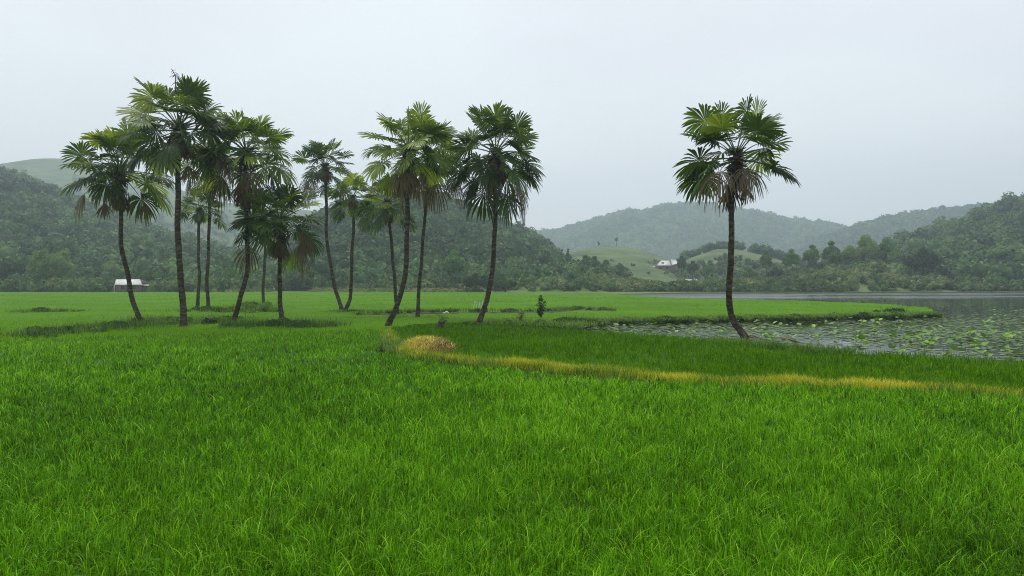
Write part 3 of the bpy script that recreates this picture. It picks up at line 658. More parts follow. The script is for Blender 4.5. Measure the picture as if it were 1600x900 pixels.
# ------------------------------------------------------------------ individual trees
def tree(name, label, cat, px, top, width, D, base_z=0.08, mat='tree', style='round', tm=0.45, group=None, seed=0, trunk=0.3):
    """a tree whose crown reaches photo row `top`; width in photo px"""
    global rng
    rng = np.random.default_rng(seed + 1000)
    x = (px - 800) / F * D; ht = H + (HY - top) / F * D - base_z; r = width / F * D / 2
    base = np.array([x, D, base_z]); root = empty(name, base)
    tag(root, label, cat, group)
    tg = Geo(); geo = Geo()
    if style == 'bamboo':
        nculm = 26
        for i in range(nculm):
            a = rng.uniform(0, 6.28); q = rng.uniform(0.2, 1.0) ** 0.7; L = ht * rng.uniform(0.75, 1.05) * (1.05 - 0.35 * q)
            tt = np.linspace(0, 1, 9)[:, None]; dr = np.array([math.cos(a), math.sin(a), 0])
            path = base + dr * (0.5 + r * 0.75 * q * tt**1.7) + np.array([0, 0, 1]) * L * (tt - 0.16 * q * tt**3)
            tg.add(*tube(path, np.linspace(0.09, 0.02, 9), 5), 0.5, 0)
            k = 11; s_ = rng.uniform(0.18, 1.0, k); c = np.stack([np.interp(s_, tt[:, 0], path[:, j]) for j in range(3)], 1) + rng.normal(0, 0.35, (k, 3))
            lobes(geo, c, rng.uniform(0.7, 1.2, k) * r / 6, 34, 0.34, np.clip(rng.normal(tm, 0.13, k) + 0.25 * (s_ - 0.5), 0, 1), core=0.6, shape=(1, 1, 1.3))
        tg.build('culms', M['bark'], root, base); geo.build('crown', M[mat], root, base)
        return root
    if style == 'cone':
        tg.add(*tube(base + np.linspace(0, 1, 8)[:, None] * np.array([0, 0, ht * 0.95]), np.linspace(0.18, 0.03, 8), 7), 0.5, 0)
        n = 34; z = rng.uniform(0.12, 0.98, n) ** 0.9; a = rng.uniform(0, 6.28, n); q = r * (1 - z) * rng.uniform(0.4, 0.9, n)
        c = base + np.stack([q * np.cos(a), q * np.sin(a), z * ht], 1)
        lobes(geo, c, r * (0.18 + 0.38 * (1 - z)), 30, 0.35, np.clip(rng.normal(tm, 0.1, n), 0, 1), core=0.7, shape=(1, 1, 0.8))
    elif style == 'palm':
        tg.add(*tube(base + np.linspace(0, 1, 8)[:, None] * np.array([0.1, 0, ht - r]), 0.16, 7), 0.5, 0)
        n = 9; c = base + np.array([0.1, 0, ht - r]) + norm(rng.normal(0, 1, (n, 3))) * r * 0.55
        lobes(geo, c, np.full(n, r * 0.45), 26, 0.3, np.full(n, tm), core=0.4)
    else:
        zc = {'round': 0.30, 'bush': 0.05, 'tall': 0.25}[style]
        th = ht * (zc + 0.25)
        wob = np.array([rng.normal(0, 0.05) * ht, rng.normal(0, 0.03) * ht, 0])
        tt = np.linspace(0, 1, 8)[:, None]
        tr = trunk if style != 'bush' else 0.12
        tp = base + wob * tt**2 + np.array([0, 0, th]) * tt
        tg.add(*tube(tp, np.linspace(tr, tr * 0.55, 8), 8), 0.5, 0)
        nlb = 22
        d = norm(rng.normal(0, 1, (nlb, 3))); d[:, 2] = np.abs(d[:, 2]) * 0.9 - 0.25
        cz = ht * (zc + (1 - zc) * 0.48); hz = ht * (1 - zc) * 0.5
        rad = rng.uniform(0.24, 0.42, nlb) * min(r, hz * 1.2)
        c = np.stack([x + wob[0] + d[:, 0] * (r - rad * 0.9) * rng.uniform(0.5, 1, nlb), D + d[:, 1] * (r - rad * .9) * rng.uniform(0.5, 1, nlb), base_z + cz + d[:, 2] * (hz - rad * 0.7)], 1)
        c[0] = [x + wob[0], D, base_z + ht - rad[0] * 0.9]
        for q in c[::2]:
            st = tp[-1] if style != 'bush' else base; mid = (st + q) / 2 + np.array([0, 0, 0.1 * ht])
            tg.add(*tube(catmull([st, mid, q], 6), np.linspace(tr * 0.45, 0.04, 6), 5), 0.5, 0)
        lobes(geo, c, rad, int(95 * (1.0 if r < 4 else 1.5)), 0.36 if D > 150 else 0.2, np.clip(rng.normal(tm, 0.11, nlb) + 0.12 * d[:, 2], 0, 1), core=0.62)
    tg.build('trunk', M['bark'], root, base); geo.build('crown', M[mat], root, base)
    return root

T_ = tree
gL = 'trees at the foot of the left hill'
T_('bamboo_clump', 'tall feathery yellow-green bamboo clump at the far field edge left of the hut', 'bamboo', 82, 381, 82, 200, mat='bamboo', style='bamboo', tm=0.55, seed=1)
T_('broadleaf_tree', 'dark blue-green tree at the left edge of the photo beside the bamboo', 'tree', 12, 404, 66, 198, tm=0.4, mat='dark_tree', seed=2, group=gL)
T_('broadleaf_tree', 'pale green round tree directly behind the left half of the hut roof', 'tree', 176, 408, 44, 216, tm=0.75, mat='bamboo', seed=3, group=gL)
T_('broadleaf_tree', 'rounded green tree just right of the hut with the pale roof', 'tree', 238, 417, 44, 206, tm=0.5, seed=4, group=gL)
T_('broadleaf_tree', 'small leafy tree between the bamboo clump and the hut', 'tree', 143, 418, 34, 212, tm=0.6, seed=5, group=gL)
T_('broadleaf_tree', 'small dark round tree by the far field edge behind the palm trunks', 'tree', 358, 418, 34, 204, tm=0.5, seed=6, group=gL)
T_('banana_bush', 'pale broad-leaved bush between the hut and the tall straight palm', 'bush', 275, 437, 26, 204, tm=0.9, style='bush', mat='bamboo', seed=7)
T_('broadleaf_tree', 'pale green tree with tapering crown at the foot of the middle hill', 'tree', 711, 391, 42, 214, tm=0.7, mat='tree', style='tall', seed=8, group='trees below the middle hill')
T_('bush', 'large dark green bush on the rice edge left of the leaning palm trunk', 'bush', 742, 428, 66, 190, style='bush', tm=0.3, mat='dark_tree', seed=9, group='bushes on the rice edge')
T_('bush', 'dark green bush on the rice edge right of the leaning palm trunk', 'bush', 790, 436, 46, 190, style='bush', tm=0.5, mat='dark_tree', seed=10, group='bushes on the rice edge')
T_('conifer', 'small dark pointed conifer above the bushes left of the grassy knoll', 'conifer', 888, 389, 17, 285, base_z=8, style='cone', tm=0.3, seed=11)
gM = 'trees on the low bank below the knoll'
for i, (px, tp, w, lb) in enumerate([(912, 399, 22, 'slim dark tree, first to the right of the pointed conifer'), (927, 401, 22, 'dark rounded tree, second to the right of the conifer'),
                                     (947, 406, 20, 'open-crowned dark tree with light between its branches below the knoll'), (966, 412, 26, 'low dark tree, rightmost of the row below the grassy knoll'),
                                     (842, 412, 40, 'wide olive tree at the right foot of the middle hill'), (806, 414, 34, 'brownish green tree just right of the leaning palm trunk at hill foot'),
                                     (870, 410, 30, 'dark tree immediately left of the pointed conifer')]):
    T_('broadleaf_tree', lb, 'tree', px, tp, w, 262, base_z=3.0, style='tall' if w < 25 else 'round', tm=0.35 if w < 30 else 0.5, seed=20 + i, group=gM)
gR = 'trees on the far lake shore'
for i, (px, tp, w, D, bz, st, tm, lb) in enumerate([
    (1064, 400, 18, 292, 4, 'tall', 0.35, 'slim hazy tree immediately right of the white-roofed farmhouse'),
    (1082, 408, 22, 285, 3, 'tall', 0.3, 'grey-green tree second to the right of the farmhouse'),
    (1105, 414, 20, 270, 3, 'round', 0.4, 'small round tree third to the right of the farmhouse'),
    (1199, 391, 24, 255, 3, 'tall', 0.4, 'tall narrow tree with pointed top, nearest right of the lone palm trunk on the shore'),
    (1212, 418, 26, 240, 2, 'round', 0.15, 'low very dark tree below the tall narrow one on the shore'),
    (1240, 389, 34, 258, 3, 'tall', 0.5, 'broad green shore tree second right of the lone palm'),
    (1270, 383, 34, 258, 4, 'tall', 0.45, 'green shore tree third right of the lone palm, leaning tops'),
    (1299, 377, 34, 260, 4, 'round', 0.5, 'tall bright tree on the shore rise right of the lone palm'),
    (1326, 384, 36, 262, 5, 'round', 0.6, 'yellow-green tree low between two taller shore trees'),
    (1352, 367, 42, 262, 5, 'round', 0.7, 'tallest bright green tree on the shore rise'),
    (1378, 371, 40, 266, 5, 'round', 0.5, 'dense green tree on right side of the tallest shore tree'),
    (1400, 388, 32, 258, 4, 'round', 0.55, 'mid green tree on the slope down to the round dark tree'),
    (1441, 389, 68, 228, 0.5, 'round', 0.2, 'large round dark green tree by the water at right'),
    (1345, 412, 44, 240, 2, 'round', 0.6, 'spreading bush-like tree half way down the shore rise'),
    (1290, 418, 44, 238, 2, 'round', 0.55, 'rounded low tree above the shore bushes right of the lone palm'),
    (1170, 420, 30, 245, 2, 'round', 0.5, 'low green tree on the shore just right of the lone palm trunk'),
    (1560, 384, 60, 250, 6, 'round', 0.6, 'pale layered tree in front of the right hill forest')]):
    T_('broadleaf_tree', lb, 'tree', px, tp, w, D, base_z=bz, style=st, tm=tm + 0.15, mat='bamboo' if tm >= 0.6 else ('dark_tree' if tm <= 0.35 else 'tree'), seed=40 + i, group=gR)
T_('distant_palm', 'tiny distant palm standing alone on top of the grassy knoll', 'palm tree', 963, 371, 7, 465, base_z=23, style='palm', tm=0.2, mat='forest', seed=80)
T_('distant_palm', 'fainter tiny tree left of the lone palm on the grassy knoll', 'palm tree', 935, 377, 6, 465, base_z=22, style='palm', tm=0.3, mat='forest', seed=81)
T_('distant_tree', 'single faint tree on the grass slope near the top of the tall left hill', 'tree', 47, 260, 13, 960, base_z=134, style='round', tm=0.2, mat='forest', seed=82)

# ------------------------------------------------------------------ buildings
def box(geo, c0, c1, v=0.5):
    x0, y0, z0 = c0; x1, y1, z1 = c1
    V = np.array([(x0, y0, z0), (x1, y0, z0), (x1, y1, z0), (x0, y1, z0), (x0, y0, z1), (x1, y0, z1), (x1, y1, z1), (x0, y1, z1)])
    geo.add(V, np.array([(0, 1, 5, 4), (1, 2, 6, 5), (2, 3, 7, 6), (3, 0, 4, 7), (4, 5, 6, 7), (3, 2, 1, 0)]), v)

def roof_sheet(geo, a, b, c, d, th=0.06):
    """a,b eave line, c,d ridge line"""
    P = np.array([a, b, c, d], float); Q = P - np.array([0, 0, th])
    geo.add(np.r_[P, Q], np.array([(0, 1, 2, 3), (7, 6, 5, 4), (0, 4, 5, 1), (1, 5, 6, 2), (2, 6, 7, 3), (3, 7, 4, 0)]))

def hut():
    D = 194.0; o = np.array([(200 - 800) / F * D, D, 0.1]); s = D / F
    root = empty('hut', o); tag(root, 'single-storey plank hut with a pale sheet-metal roof at the field edge on the left', 'hut')
    g = Geo(); box(g, (-3.3, 0, 0), (3.6, 4, 2.15)); g.build('wall', M['wood_wall'], root)
    g = Geo(); box(g, (3.6, 0.4, 0), (3.75, 0.55, 1.9)); g.build('lean_to_post', M['bark'], root)
    g = Geo(); box(g, (5.0, 0.4, 0), (5.12, 0.52, 1.75)); g.build('lean_to_post', M['bark'], root)
    g = Geo(); roof_sheet(g, (-3.3, -0.8, 2.05), (4.4, -0.8, 2.05), (2.2, 2.0, 3.55), (-4.4, 2.0, 3.55)); roof_sheet(g, (4.4, 4.6, 2.1), (-3.9, 4.6, 2.1), (-4.4, 2.0, 3.58), (2.2, 2.0, 3.58)); g.build('roof', M['tin'], root)
    g = Geo(); roof_sheet(g, (3.2, -0.5, 1.98), (6.2, 0.0, 1.72), (6.2, 3.4, 1.9), (3.2, 3.4, 2.2)); g.build('lean_to_roof', M['tin_grey'], root)
    for x in (-1.9, 1.2):
        g = Geo(); box(g, (x, -0.03, 0.9), (x + 0.9, 0.03, 1.7)); g.build('window', M['dark'], root)
    g = Geo(); box(g, (-0.4, -0.03, 0.02), (0.5, 0.03, 1.85)); g.build('door', M['dark'], root)
    g = Geo(); box(g, (-3.4, -0.9, 0.0), (-3.25, -0.75, 2.0)); g.build('post', M['white_wall'], root)
hut()

def farmhouse():
    D = 335.0; z0 = float(at(0, 421, D)[2]); o = np.array([(1042 - 800) / F * D, D, z0]); s = D / F
    root = empty('farmhouse', o); tag(root, 'white-roofed farmhouse with several roofs on the grassy slope behind the lake', 'farmhouse')
    g = Geo(); box(g, (-5.2, 0, -1.6), (4.2, 6, 1.9)); g.build('wall', M['wood_wall'], root)
    g = Geo(); roof_sheet(g, (-5.2, -1.2, 1.9), (1.8, -1.2, 1.9), (1.6, 2.6, 4.3), (-2.2, 2.6, 4.3)); roof_sheet(g, (1.8, 6.2, 2.0), (-5.0, 6.2, 2.0), (-2.2, 2.6, 4.32), (1.6, 2.6, 4.32)); g.build('roof', M['tin'], root)
    g = Geo(); roof_sheet(g, (2.0, -1.6, 2.1), (5.2, -1.4, 2.9), (4.6, 2.0, 4.6), (2.3, 2.0, 4.9)); g.build('side_roof', M['tin'], root)
    g = Geo(); roof_sheet(g, (-8.6, -0.6, 0.3), (-5.6, -0.6, 1.5), (-5.6, 0.4, 1.7), (-8.2, 0.4, 0.6)); g.build('shed_roof', M['tin'], root)
    g = Geo(); box(g, (-2.8, -1.4, 2.75), (-1.6, -1.0, 3.4)); g.build('dormer_opening', M['dark'], root)
    for x in (-3.6, -0.5):
        g = Geo(); box(g, (x, -0.04, 0.2), (x + 1.0, 0.02, 1.3)); g.build('window', M['dark'], root)
farmhouse()

def shed(px, py, w, label, D=232):
    z = float(at(0, py, D)[2]); o = np.array([(px - 800) / F * D, D, z]); root = empty('shed', o); tag(root, label, 'shed', 'small pale-roofed sheds')
    g = Geo(); roof_sheet(g, (-w, -1, -0.15), (w, -1, -0.05), (w * 0.9, 1, 0.5), (-w * 0.8, 1, 0.35)); g.build('roof', M['tin_grey'], root)
    for x in (-w * 0.85, w * 0.8):
        g = Geo(); box(g, (x, -0.8, -2.6), (x + 0.15, -0.65, -0.12)); g.build('post', M['bark'], root)
    g = Geo(); box(g, (-w * 0.8, 0.4, -2.6), (w * 0.75, 0.9, -0.05)); g.build('wall', M['wood_wall'], root)
shed(1080, 438, 2.2, 'low open shed with a pale flat roof above the far lake shore')
shed(793, 411, 1.0, 'small pale sheet roof among the trees right of the middle hill foot', 258)

# ------------------------------------------------------------------ fan palms
def fan(geo, pet, O, ax, up, R, fold, droop, tint, nseg=34, span=2.75, brk=0.0, geo_dry=False):
    """one palmate leaf: O hastula, ax axis, up upper-side normal"""
    ax = norm(ax); sd = norm(np.cross(ax, up)); up = np.cross(sd, ax)
    th = np.linspace(-span, span, nseg) + rng.normal(0, 0.02, nseg)
    dth = 2 * span / nseg
    L = R * (0.80 + 0.22 * np.cos(th * 0.55)) * rng.uniform(0.90, 1.08, nseg)
    dry = tint < 0.2 or geo_dry
    if brk: L = L * np.where(rng.random(nseg) < brk, rng.uniform(0.3, 0.7, nseg), 1)
    d = np.cos(th)[:, None] * ax + np.sin(th)[:, None] * sd
    d = norm(d + up * (fold * np.abs(np.sin(th * 0.5)))[:, None])
    wdir = norm(np.cross(d, up))
    rr = np.array([0.04, 0.28, 0.52, 0.74, 0.90, 1.0]); ww = np.array([0.04, 0.28, 0.53, 0.64, 0.36, 0.04])
    if dry: ww = np.array([0.04, 0.26, 0.46, 0.50, 0.34, 0.06]) * (1.9 if geo_dry else 1.0)
    r = rr[None] * L[:, None]
    gz = droop * R * (rr[None] ** 2.6) * rng.uniform(0.6, 1.35, (nseg, 1))
    # droop keeps roughly the segment length: pull in while falling
    P = O + d[:, None] * r[..., None] * (1 - 0.28 * np.clip(gz / R, 0, 1.5))[..., None]
    P[..., 2] -= gz
    half = ww[None] * L[:, None] * math.tan(dth / 2) * 1.02
    up_l = up * 0.0 + up
    ridge = P + up_l * (half * 0.55)[..., None]
    A = P - wdir[:, None] * half[..., None]; B = P + wdir[:, None] * half[..., None]
    V = np.stack([A, ridge, B], 2)      # nseg, 6, 3, 3
    base = np.arange(nseg)[:, None, None] * 18 + (np.arange(5) * 3)[None, :, None] + np.arange(2)[None, None, :]
    base = base.reshape(-1)
    Fq = np.stack([base, base + 1, base + 4, base + 3], 1)
    tv = np.clip(tint + rng.normal(0, 0.07, nseg), 0 if tint < 0.2 else 0.27, 1)
    tv = np.repeat(tv, 18).reshape(nseg, 6, 3)
    if tint > 0.28: tv = np.where((rr[None, :, None] > 0.95) & (rng.random((nseg, 1, 1)) < 0.3), 0.16, tv)
    geo.add(V.reshape(-1, 3), Fq, tv.reshape(-1), np.tile(np.repeat(rr, 3), nseg))

def palm(base_px, path, heart, label, size=1.0, nf=34, seed=0, tm=0.6, dead=9, skirt=0.6, rad=0.19, spread=1.0, low=-0.75, yel=0.08, hang=(), spear=False, half_dead=0.15, gap=0.0, dist=None, sk=0.6):
    """base_px: foot in the photo; path: photo points of the trunk; heart: where the leaf stalks meet"""
    global rng
    rng = np.random.default_rng(seed + 500)
    if dist is None: bx, D = W(base_px[0], base_px[1], 0.4)
    else: D = dist
    pts = [at(base_px[0] + (0.15 * (base_px[0] - (path[0] if path else heart)[0])), base_px[1] + 4, D)]
    pts[0][2] = 0.0
    pts += [at(base_px[0], base_px[1] - 1.5, D)]
    for i, p in enumerate(path):
        q = at(p[0], p[1], D); q[1] += 0.25 * math.sin(i * 1.7 + seed); pts.append(q)
    hp = at(heart[0], heart[1] - 5, D); pts.append(hp)
    foot = pts[0].copy(); foot[2] = 0.05
    root = empty('fan_palm', foot); tag(root, label, 'palm tree', 'fan palms on the bunds')
    n = 110; P = catmull(pts, n); P[:, :2] += 0.02 * np.stack([np.sin(np.linspace(0, 22, n)), np.cos(np.linspace(0, 17, n))], 1)
    L = np.r_[0, np.cumsum(np.linalg.norm(np.diff(P, axis=0), axis=1))]
    rr = rad * 0.82 * (1 - 0.28 * L / L[-1]) + 0.13 * np.exp(-L / 0.35)
    rr = rr * (1 + 0.012 * np.sin(L * 2 * math.pi / 0.37) + 0.03 * rng.normal(0, 1, n))
    rr[-9:] *= np.linspace(1.15, 1.5, 9)
    tg = Geo(); V, Fs = tube(P, rr, 14); V += rng.normal(0, 0.006, V.shape); tg.add(V, Fs, 0.5, np.repeat(L, 14))
    tg.build('trunk', M['palm_bark'], root, foot, smooth=True)
    # --- crown
    cg, pg, dg = Geo(), Geo(), Geo()
    taxis = norm(P[-1] - P[-8])
    S = size
    ga = 2.399963
    nf = int(nf * 1.04)
    for i in range(nf):
        f = (i + 0.5) / nf                      # 0 young (upright) .. 1 old (low)
        el = 1.22 - (1.22 - low) * f ** 0.72 + rng.normal(0, 0.10)
        az = i * ga + rng.normal(0, 0.25)
        if gap and rng.random() < gap: continue
        dr = np.array([math.cos(az) * math.cos(el), math.sin(az) * math.cos(el), math.sin(el)])
        dr = norm(dr + 0.18 * taxis)
        pl = S * rng.uniform(1.45, 2.05) * (1.12 - 0.04 * min(1, f * 2.2)) * spread
        st = P[-1] - taxis * (0.42 * f)
        tt = np.linspace(0, 1, 8)[:, None]
        sag = (0.06 + 0.20 * f) * pl
        path_ = st + dr * pl * tt; path_[:, 2] -= sag * tt[:, 0] ** 2.2
        pg.add(*tube(path_, np.linspace(0.035, 0.014, 8) * S, 5), 1.0 if f < 0.8 else 0.3, 0)
        tip = path_[-1]; ax = norm(path_[-1] - path_[-2])
        hz = np.array([-math.sin(az), math.cos(az), 0]); up = norm(np.cross(hz, ax)) * 1.0
        if up[2] < 0: up = -up
        if f < 0.25: up = norm(up + np.array([0, -0.5, 0]) * rng.uniform(-1, 1))
        roll = rng.normal(0, 0.45); up = norm(up * math.cos(roll) + np.cross(ax, up) * math.sin(roll))
        R = S * rng.uniform(1.0, 1.28) * (0.95 + 0.12 * min(1, f * 3))
        yv = tm + rng.normal(0, 0.14) + (0.12 if f < 0.3 else 0) - 0.15 * max(0, f - 0.6)
        yv = np.clip(yv, 0.34, 0.86)
        if rng.random() < yel: yv = 0.97
        if f > 0.78 and rng.random() < half_dead * 2.2: yv = rng.uniform(0.0, 0.14)
        dro = rng.uniform(0.10, 0.30) + 0.45 * max(0, f - 0.35)
        dd = yv < 0.2
        if dd: ax = norm(ax + np.array([0, 0, -0.8])); dro += 0.3
        fan(cg, None, tip, ax, up, R, 0.25 + 0.5 * rng.random() * (1 - f), dro, yv, nseg=34, span=(1.3 if dd else 2.5) + 0.25 * rng.random(), brk=0.06 + 0.1 * f)
    # fibrous leaf bases round the heart
    nb = 110; fb = rng.random(nb); az = rng.uniform(0, 6.28, nb)
    B0 = P[-1] - taxis * (0.75 * fb)[:, None] * S
    dr = np.stack([np.cos(az), np.sin(az), 0.9 - 1.6 * fb + rng.normal(0, 0.2, nb)], 1)
    geoB = Geo()
    for q in range(nb):
        pth = B0[q] + norm(dr[q]) * np.linspace(0, rng.uniform(0.25, 0.62) * S, 4)[:, None]; pth[:, 2] -= np.linspace(0, 1, 4) ** 2 * 0.12
        pg.add(*tube(pth, np.linspace(0.055, 0.02, 4) * S, 4), 0.0, 0)
    if spear:
        pth = P[-1] + np.linspace(0, 1, 9)[:, None] * np.array([-0.05, 0, 1.0]) * 3.0 * S + np.sin(np.linspace(0, 3, 9))[:, None] * np.array([-0.1, 0, 0])
        pth[-1, 0] -= 0.25; sg = Geo(); sg.add(*tube(pth, np.linspace(0.05, 0.02, 9), 6), 0.2, 0)
        for q in range(40):
            s0 = rng.uniform(0.45, 0.98); c = P[-1] + s0 * np.array([-0.05, 0, 1.0]) * 3.0 * S; a = rng.uniform(0, 6.28)
            pp = c + np.linspace(0, rng.uniform(0.2, 0.5), 4)[:, None] * np.array([math.cos(a) * 0.6 - 0.2, math.sin(a) * 0.6, 0.3]); pp[:, 2] -= np.linspace(0, 1, 4) ** 2 * 0.25
            sg.add(*tube(pp, 0.012, 3), 0.1, 0)
        sg.build('flower_stalk', M['dry_palm'], root, foot)
    # --- dead fronds: hanging folded round the trunk below the heart
    for i in range(int(dead * 1.4)):
        az = i * ga + rng.normal(0, 0.4); f = rng.random()
        k = -2 - int(f * 10 * skirt)
        k = -3
        st = P[k]; out = rng.uniform(0.12, 0.42) * S * spread
        pl = S * (sk * rng.uniform(0.85, 1.2) if f < 0.62 else rng.uniform(0.2, max(0.4, sk)))
        st = st.copy(); kk = np.argmin(np.abs(P[:, 2] - (st[2] - pl))); sh = P[kk] - st; sh[2] = 0
        tt = np.linspace(0, 1, 8)[:, None]; dr = np.array([math.cos(az), math.sin(az), 0])
        path_ = st + dr * (out * np.sin(tt * math.pi / 2)) + np.array([0, 0, 1.0]) * (0.12 * np.sin(tt * math.pi) - pl * tt ** 1.8) + sh * tt
        pg.add(*tube(path_, np.linspace(0.03, 0.012, 8) * S, 4), 0.0, 0)
        ax = norm(path_[-1] - path_[-2]); up = norm(dr + np.array([0, 0, 0.2]))
        fan(dg, None, path_[-1], ax, up, S * rng.uniform(0.7, 1.0), 0.5, 0.35, rng.uniform(0.1, 0.8), nseg=22, span=rng.uniform(0.45, 0.95), brk=0.3, geo_dry=True)
    for (hx, hy, ln) in hang:                    # single dead leaves dangling on long stalks
        e = at(hx, hy, D); e[1] += rng.uniform(-0.5, 0.5); st = P[-4]
        mid = (st + e) / 2 + np.array([(e[0] - st[0]) * 0.2, 0, 0.35])
        pth = catmull([st, mid, e], 9); pg.add(*tube(pth, 0.015 * S, 4), 0.0, 0)
        fan(dg, None, e, np.array([0.05, 0, -1.0]), np.array([0.3, -1, 0]), ln * S, 0.6, 0.2, 0.45, nseg=20, span=0.7, brk=0.3, geo_dry=True)
    crown = cg.build('crown', M['palm'], root, foot)
    pg.build('leaf_stalks', M['petiole'], crown, foot)
    if dg.n: dg.build('dead_fronds', M['dry_palm'], root, foot)
    return root

palm((218, 503), [(205, 470), (198, 430), (193, 380), (190, 330)], (187, 268), 'leftmost fan palm of the grove, with a tuft of dead leaves hanging under its crown', seed=1, sk=1.2, nf=32, dead=10, skirt=1.5, hang=[(224, 318, 0.8), (168, 318, 0.8)], tm=0.6, low=-0.5, size=1.15)
palm((286, 507), [(283, 470), (281, 400), (281, 300)], (281, 204), 'tallest fan palm of the grove, thick straight trunk, upright dry flower stalk on top', seed=2, sk=0.35, nf=36, rad=0.235, dead=9, skirt=0.5, spear=True, tm=0.55, hang=[(268, 246, 0.8), (294, 258, 0.8)], low=-0.6, size=1.17)
palm((308, 481), [(311, 440), (312, 390)], (312, 330), 'thin fan palm with a small low crown and dead skirt, right of the tallest palm', seed=3, sk=0.6, nf=22, dead=14, skirt=1.6, size=0.85, tm=0.62, rad=0.2, yel=0.2, low=-0.4)
palm((325, 480), [(325, 440), (328, 360)], (329, 262), 'straight fan palm just behind the tallest one, long brown skirt of dead fronds', seed=4, sk=1.4, nf=26, dead=18, skirt=1.8, size=1.1, tm=0.6, rad=0.22, half_dead=0.25)
palm((365, 502), [(378, 465), (384, 430), (385, 370), (385, 310)], (385, 240), 'fan palm with its foot curving left beside the white-flowered weeds, wide bright crown', seed=5, sk=2.0, nf=34, dead=12, skirt=1.6, tm=0.68, low=-0.6, half_dead=0.2, size=1.15)
palm((411, 477), [(412, 440), (413, 400)], (413, 335), 'slim pale-trunked fan palm mostly hidden behind the short palm', seed=6, sk=2.3, nf=24, dead=10, skirt=1.4, size=0.95, tm=0.55, rad=0.2)
palm((440, 501), [(436, 460), (436, 420)], (437, 347), 'shortest fan palm of the grove, low spreading dark crown, one brown leaf hanging at right', seed=7, sk=1.3, nf=32, dead=7, skirt=0.9, tm=0.5, hang=[(478, 374, 1.0)], low=-0.55, size=1.1)
palm((533, 483), [(524, 455), (516, 410), (511, 360), (510, 320)], (508, 263), 'slender fan palm with dark round crown, foot touching the one curving the other way', seed=8, sk=0.3, nf=30, dead=5, skirt=0.4, tm=0.42, rad=0.22, size=0.98)
palm((540, 485), [(547, 465), (550, 430), (551, 380), (552, 350)], (552, 312), 'shorter fan palm with yellowish crown rising from the shared foot of the crossing pair', seed=9, sk=0.35, nf=26, dead=8, skirt=0.5, tm=0.6, rad=0.2, size=0.83, yel=0.15)
palm((620, 490), [(618, 450), (614, 400)], (606, 320), 'small fan palm half hidden behind the leaning pale-barked trunk', seed=10, sk=0.7, nf=28, dead=9, skirt=0.6, tm=0.55, rad=0.18, size=0.9, hang=[(586, 285, 0.7)])
palm((607, 507), [(621, 478), (631, 440), (635, 380), (637, 310)], (638, 235), 'fan palm with mottled pale lower trunk leaning right and a yellow-green crown', seed=11, sk=1.5, nf=32, dead=8, skirt=1.3, tm=0.78, rad=0.2, yel=0.12, size=1.02, hang=[(646, 272, 0.8), (626, 272, 0.8)])
palm((652, 494), [(656, 440), (661, 370), (667, 300)], (674, 252), 'fan palm with thin straight dark trunk beside the mottled one, brown fronds under crown', seed=12, sk=0.7, nf=30, dead=12, skirt=0.7, tm=0.72, rad=0.17, size=1.05, half_dead=0.25)
palm((748, 505), [(762, 465), (769, 420), (773, 370), (774, 320)], (775, 242), 'fan palm standing apart in the middle with a dark full drooping crown and right-curving trunk', seed=13, sk=0.7, nf=44, dead=12, skirt=0.9, tm=0.45, rad=0.2, low=-1.0, yel=0.0, size=1.12)
palm((1163, 528), [(1148, 500), (1139, 455), (1140, 400), (1143, 330)], (1150, 245), 'lone fan palm at right on the lotus pond edge with a curved foot', seed=14, sk=1.2, nf=25, dead=5, skirt=1.2, tm=0.58, rad=0.185, low=-0.35, size=1.0, hang=[(1141, 288, 0.75), (1160, 292, 0.75)], half_dead=0.1, yel=0.0)

# ------------------------------------------------------------------ weedy islands and bunds around the palms
def weed_patch(label, pts, width, hgt, n, seed, size=0.085, mat='weed', tm=0.5, name='weed_patch', core=True, z=0.05):
    """an uneven weedy hump following photo-pixel points"""
    global rng
    rng = np.random.default_rng(seed)
    P = catmull(np.array([(*W(x, y, 0.4), 0) for x, y in pts]), 120)
    L = np.linalg.norm(np.diff(P, axis=0), axis=1).sum(); K = int(max(12, L * 2.2))
    k = rng.integers(0, 120, K); e = np.sin(np.pi * np.clip(k / 119, 0.06, 0.94)) ** 0.5
    t = norm(np.gradient(P, axis=0)); s = np.stack([t[:, 1], -t[:, 0], 0 * t[:, 0]], 1)
    c = P[k] + s[k] * rng.normal(0, width * 0.35, (K, 1))
    rad = rng.uniform(0.35, 0.7, K) * min(width, 1.2) * 0.6
    c[:, 2] = z + hgt * e * rng.uniform(0.2, 0.75, K)
    geo = Geo()
    lobes(geo, c, rad, max(1, n // K), size * 1.5, np.clip(rng.normal(tm, 0.25, K), 0, 1), core=0.75 if core else 0, shape=(1, 1, 0.55))
    m = int(n * 0.22); k = rng.integers(0, 120, m); B = P[k] + s[k] * rng.normal(0, width * 0.45, (m, 1)); B[:, 2] = z + 0.1
    blades(geo, B, hgt * rng.uniform(0.5, 1.1, m) + 0.15, np.full(m, 0.03), rng.uniform(0, 6.28, m), rng.uniform(0, 0.4, m), rng.uniform(0, 0.6, m), rng.uniform(0, 0.4, m), 3, np.clip(rng.normal(tm + 0.15, 0.2, m), 0, 1))
    return tag(geo.build(name, M[mat]), label, 'weeds', kind='stuff')

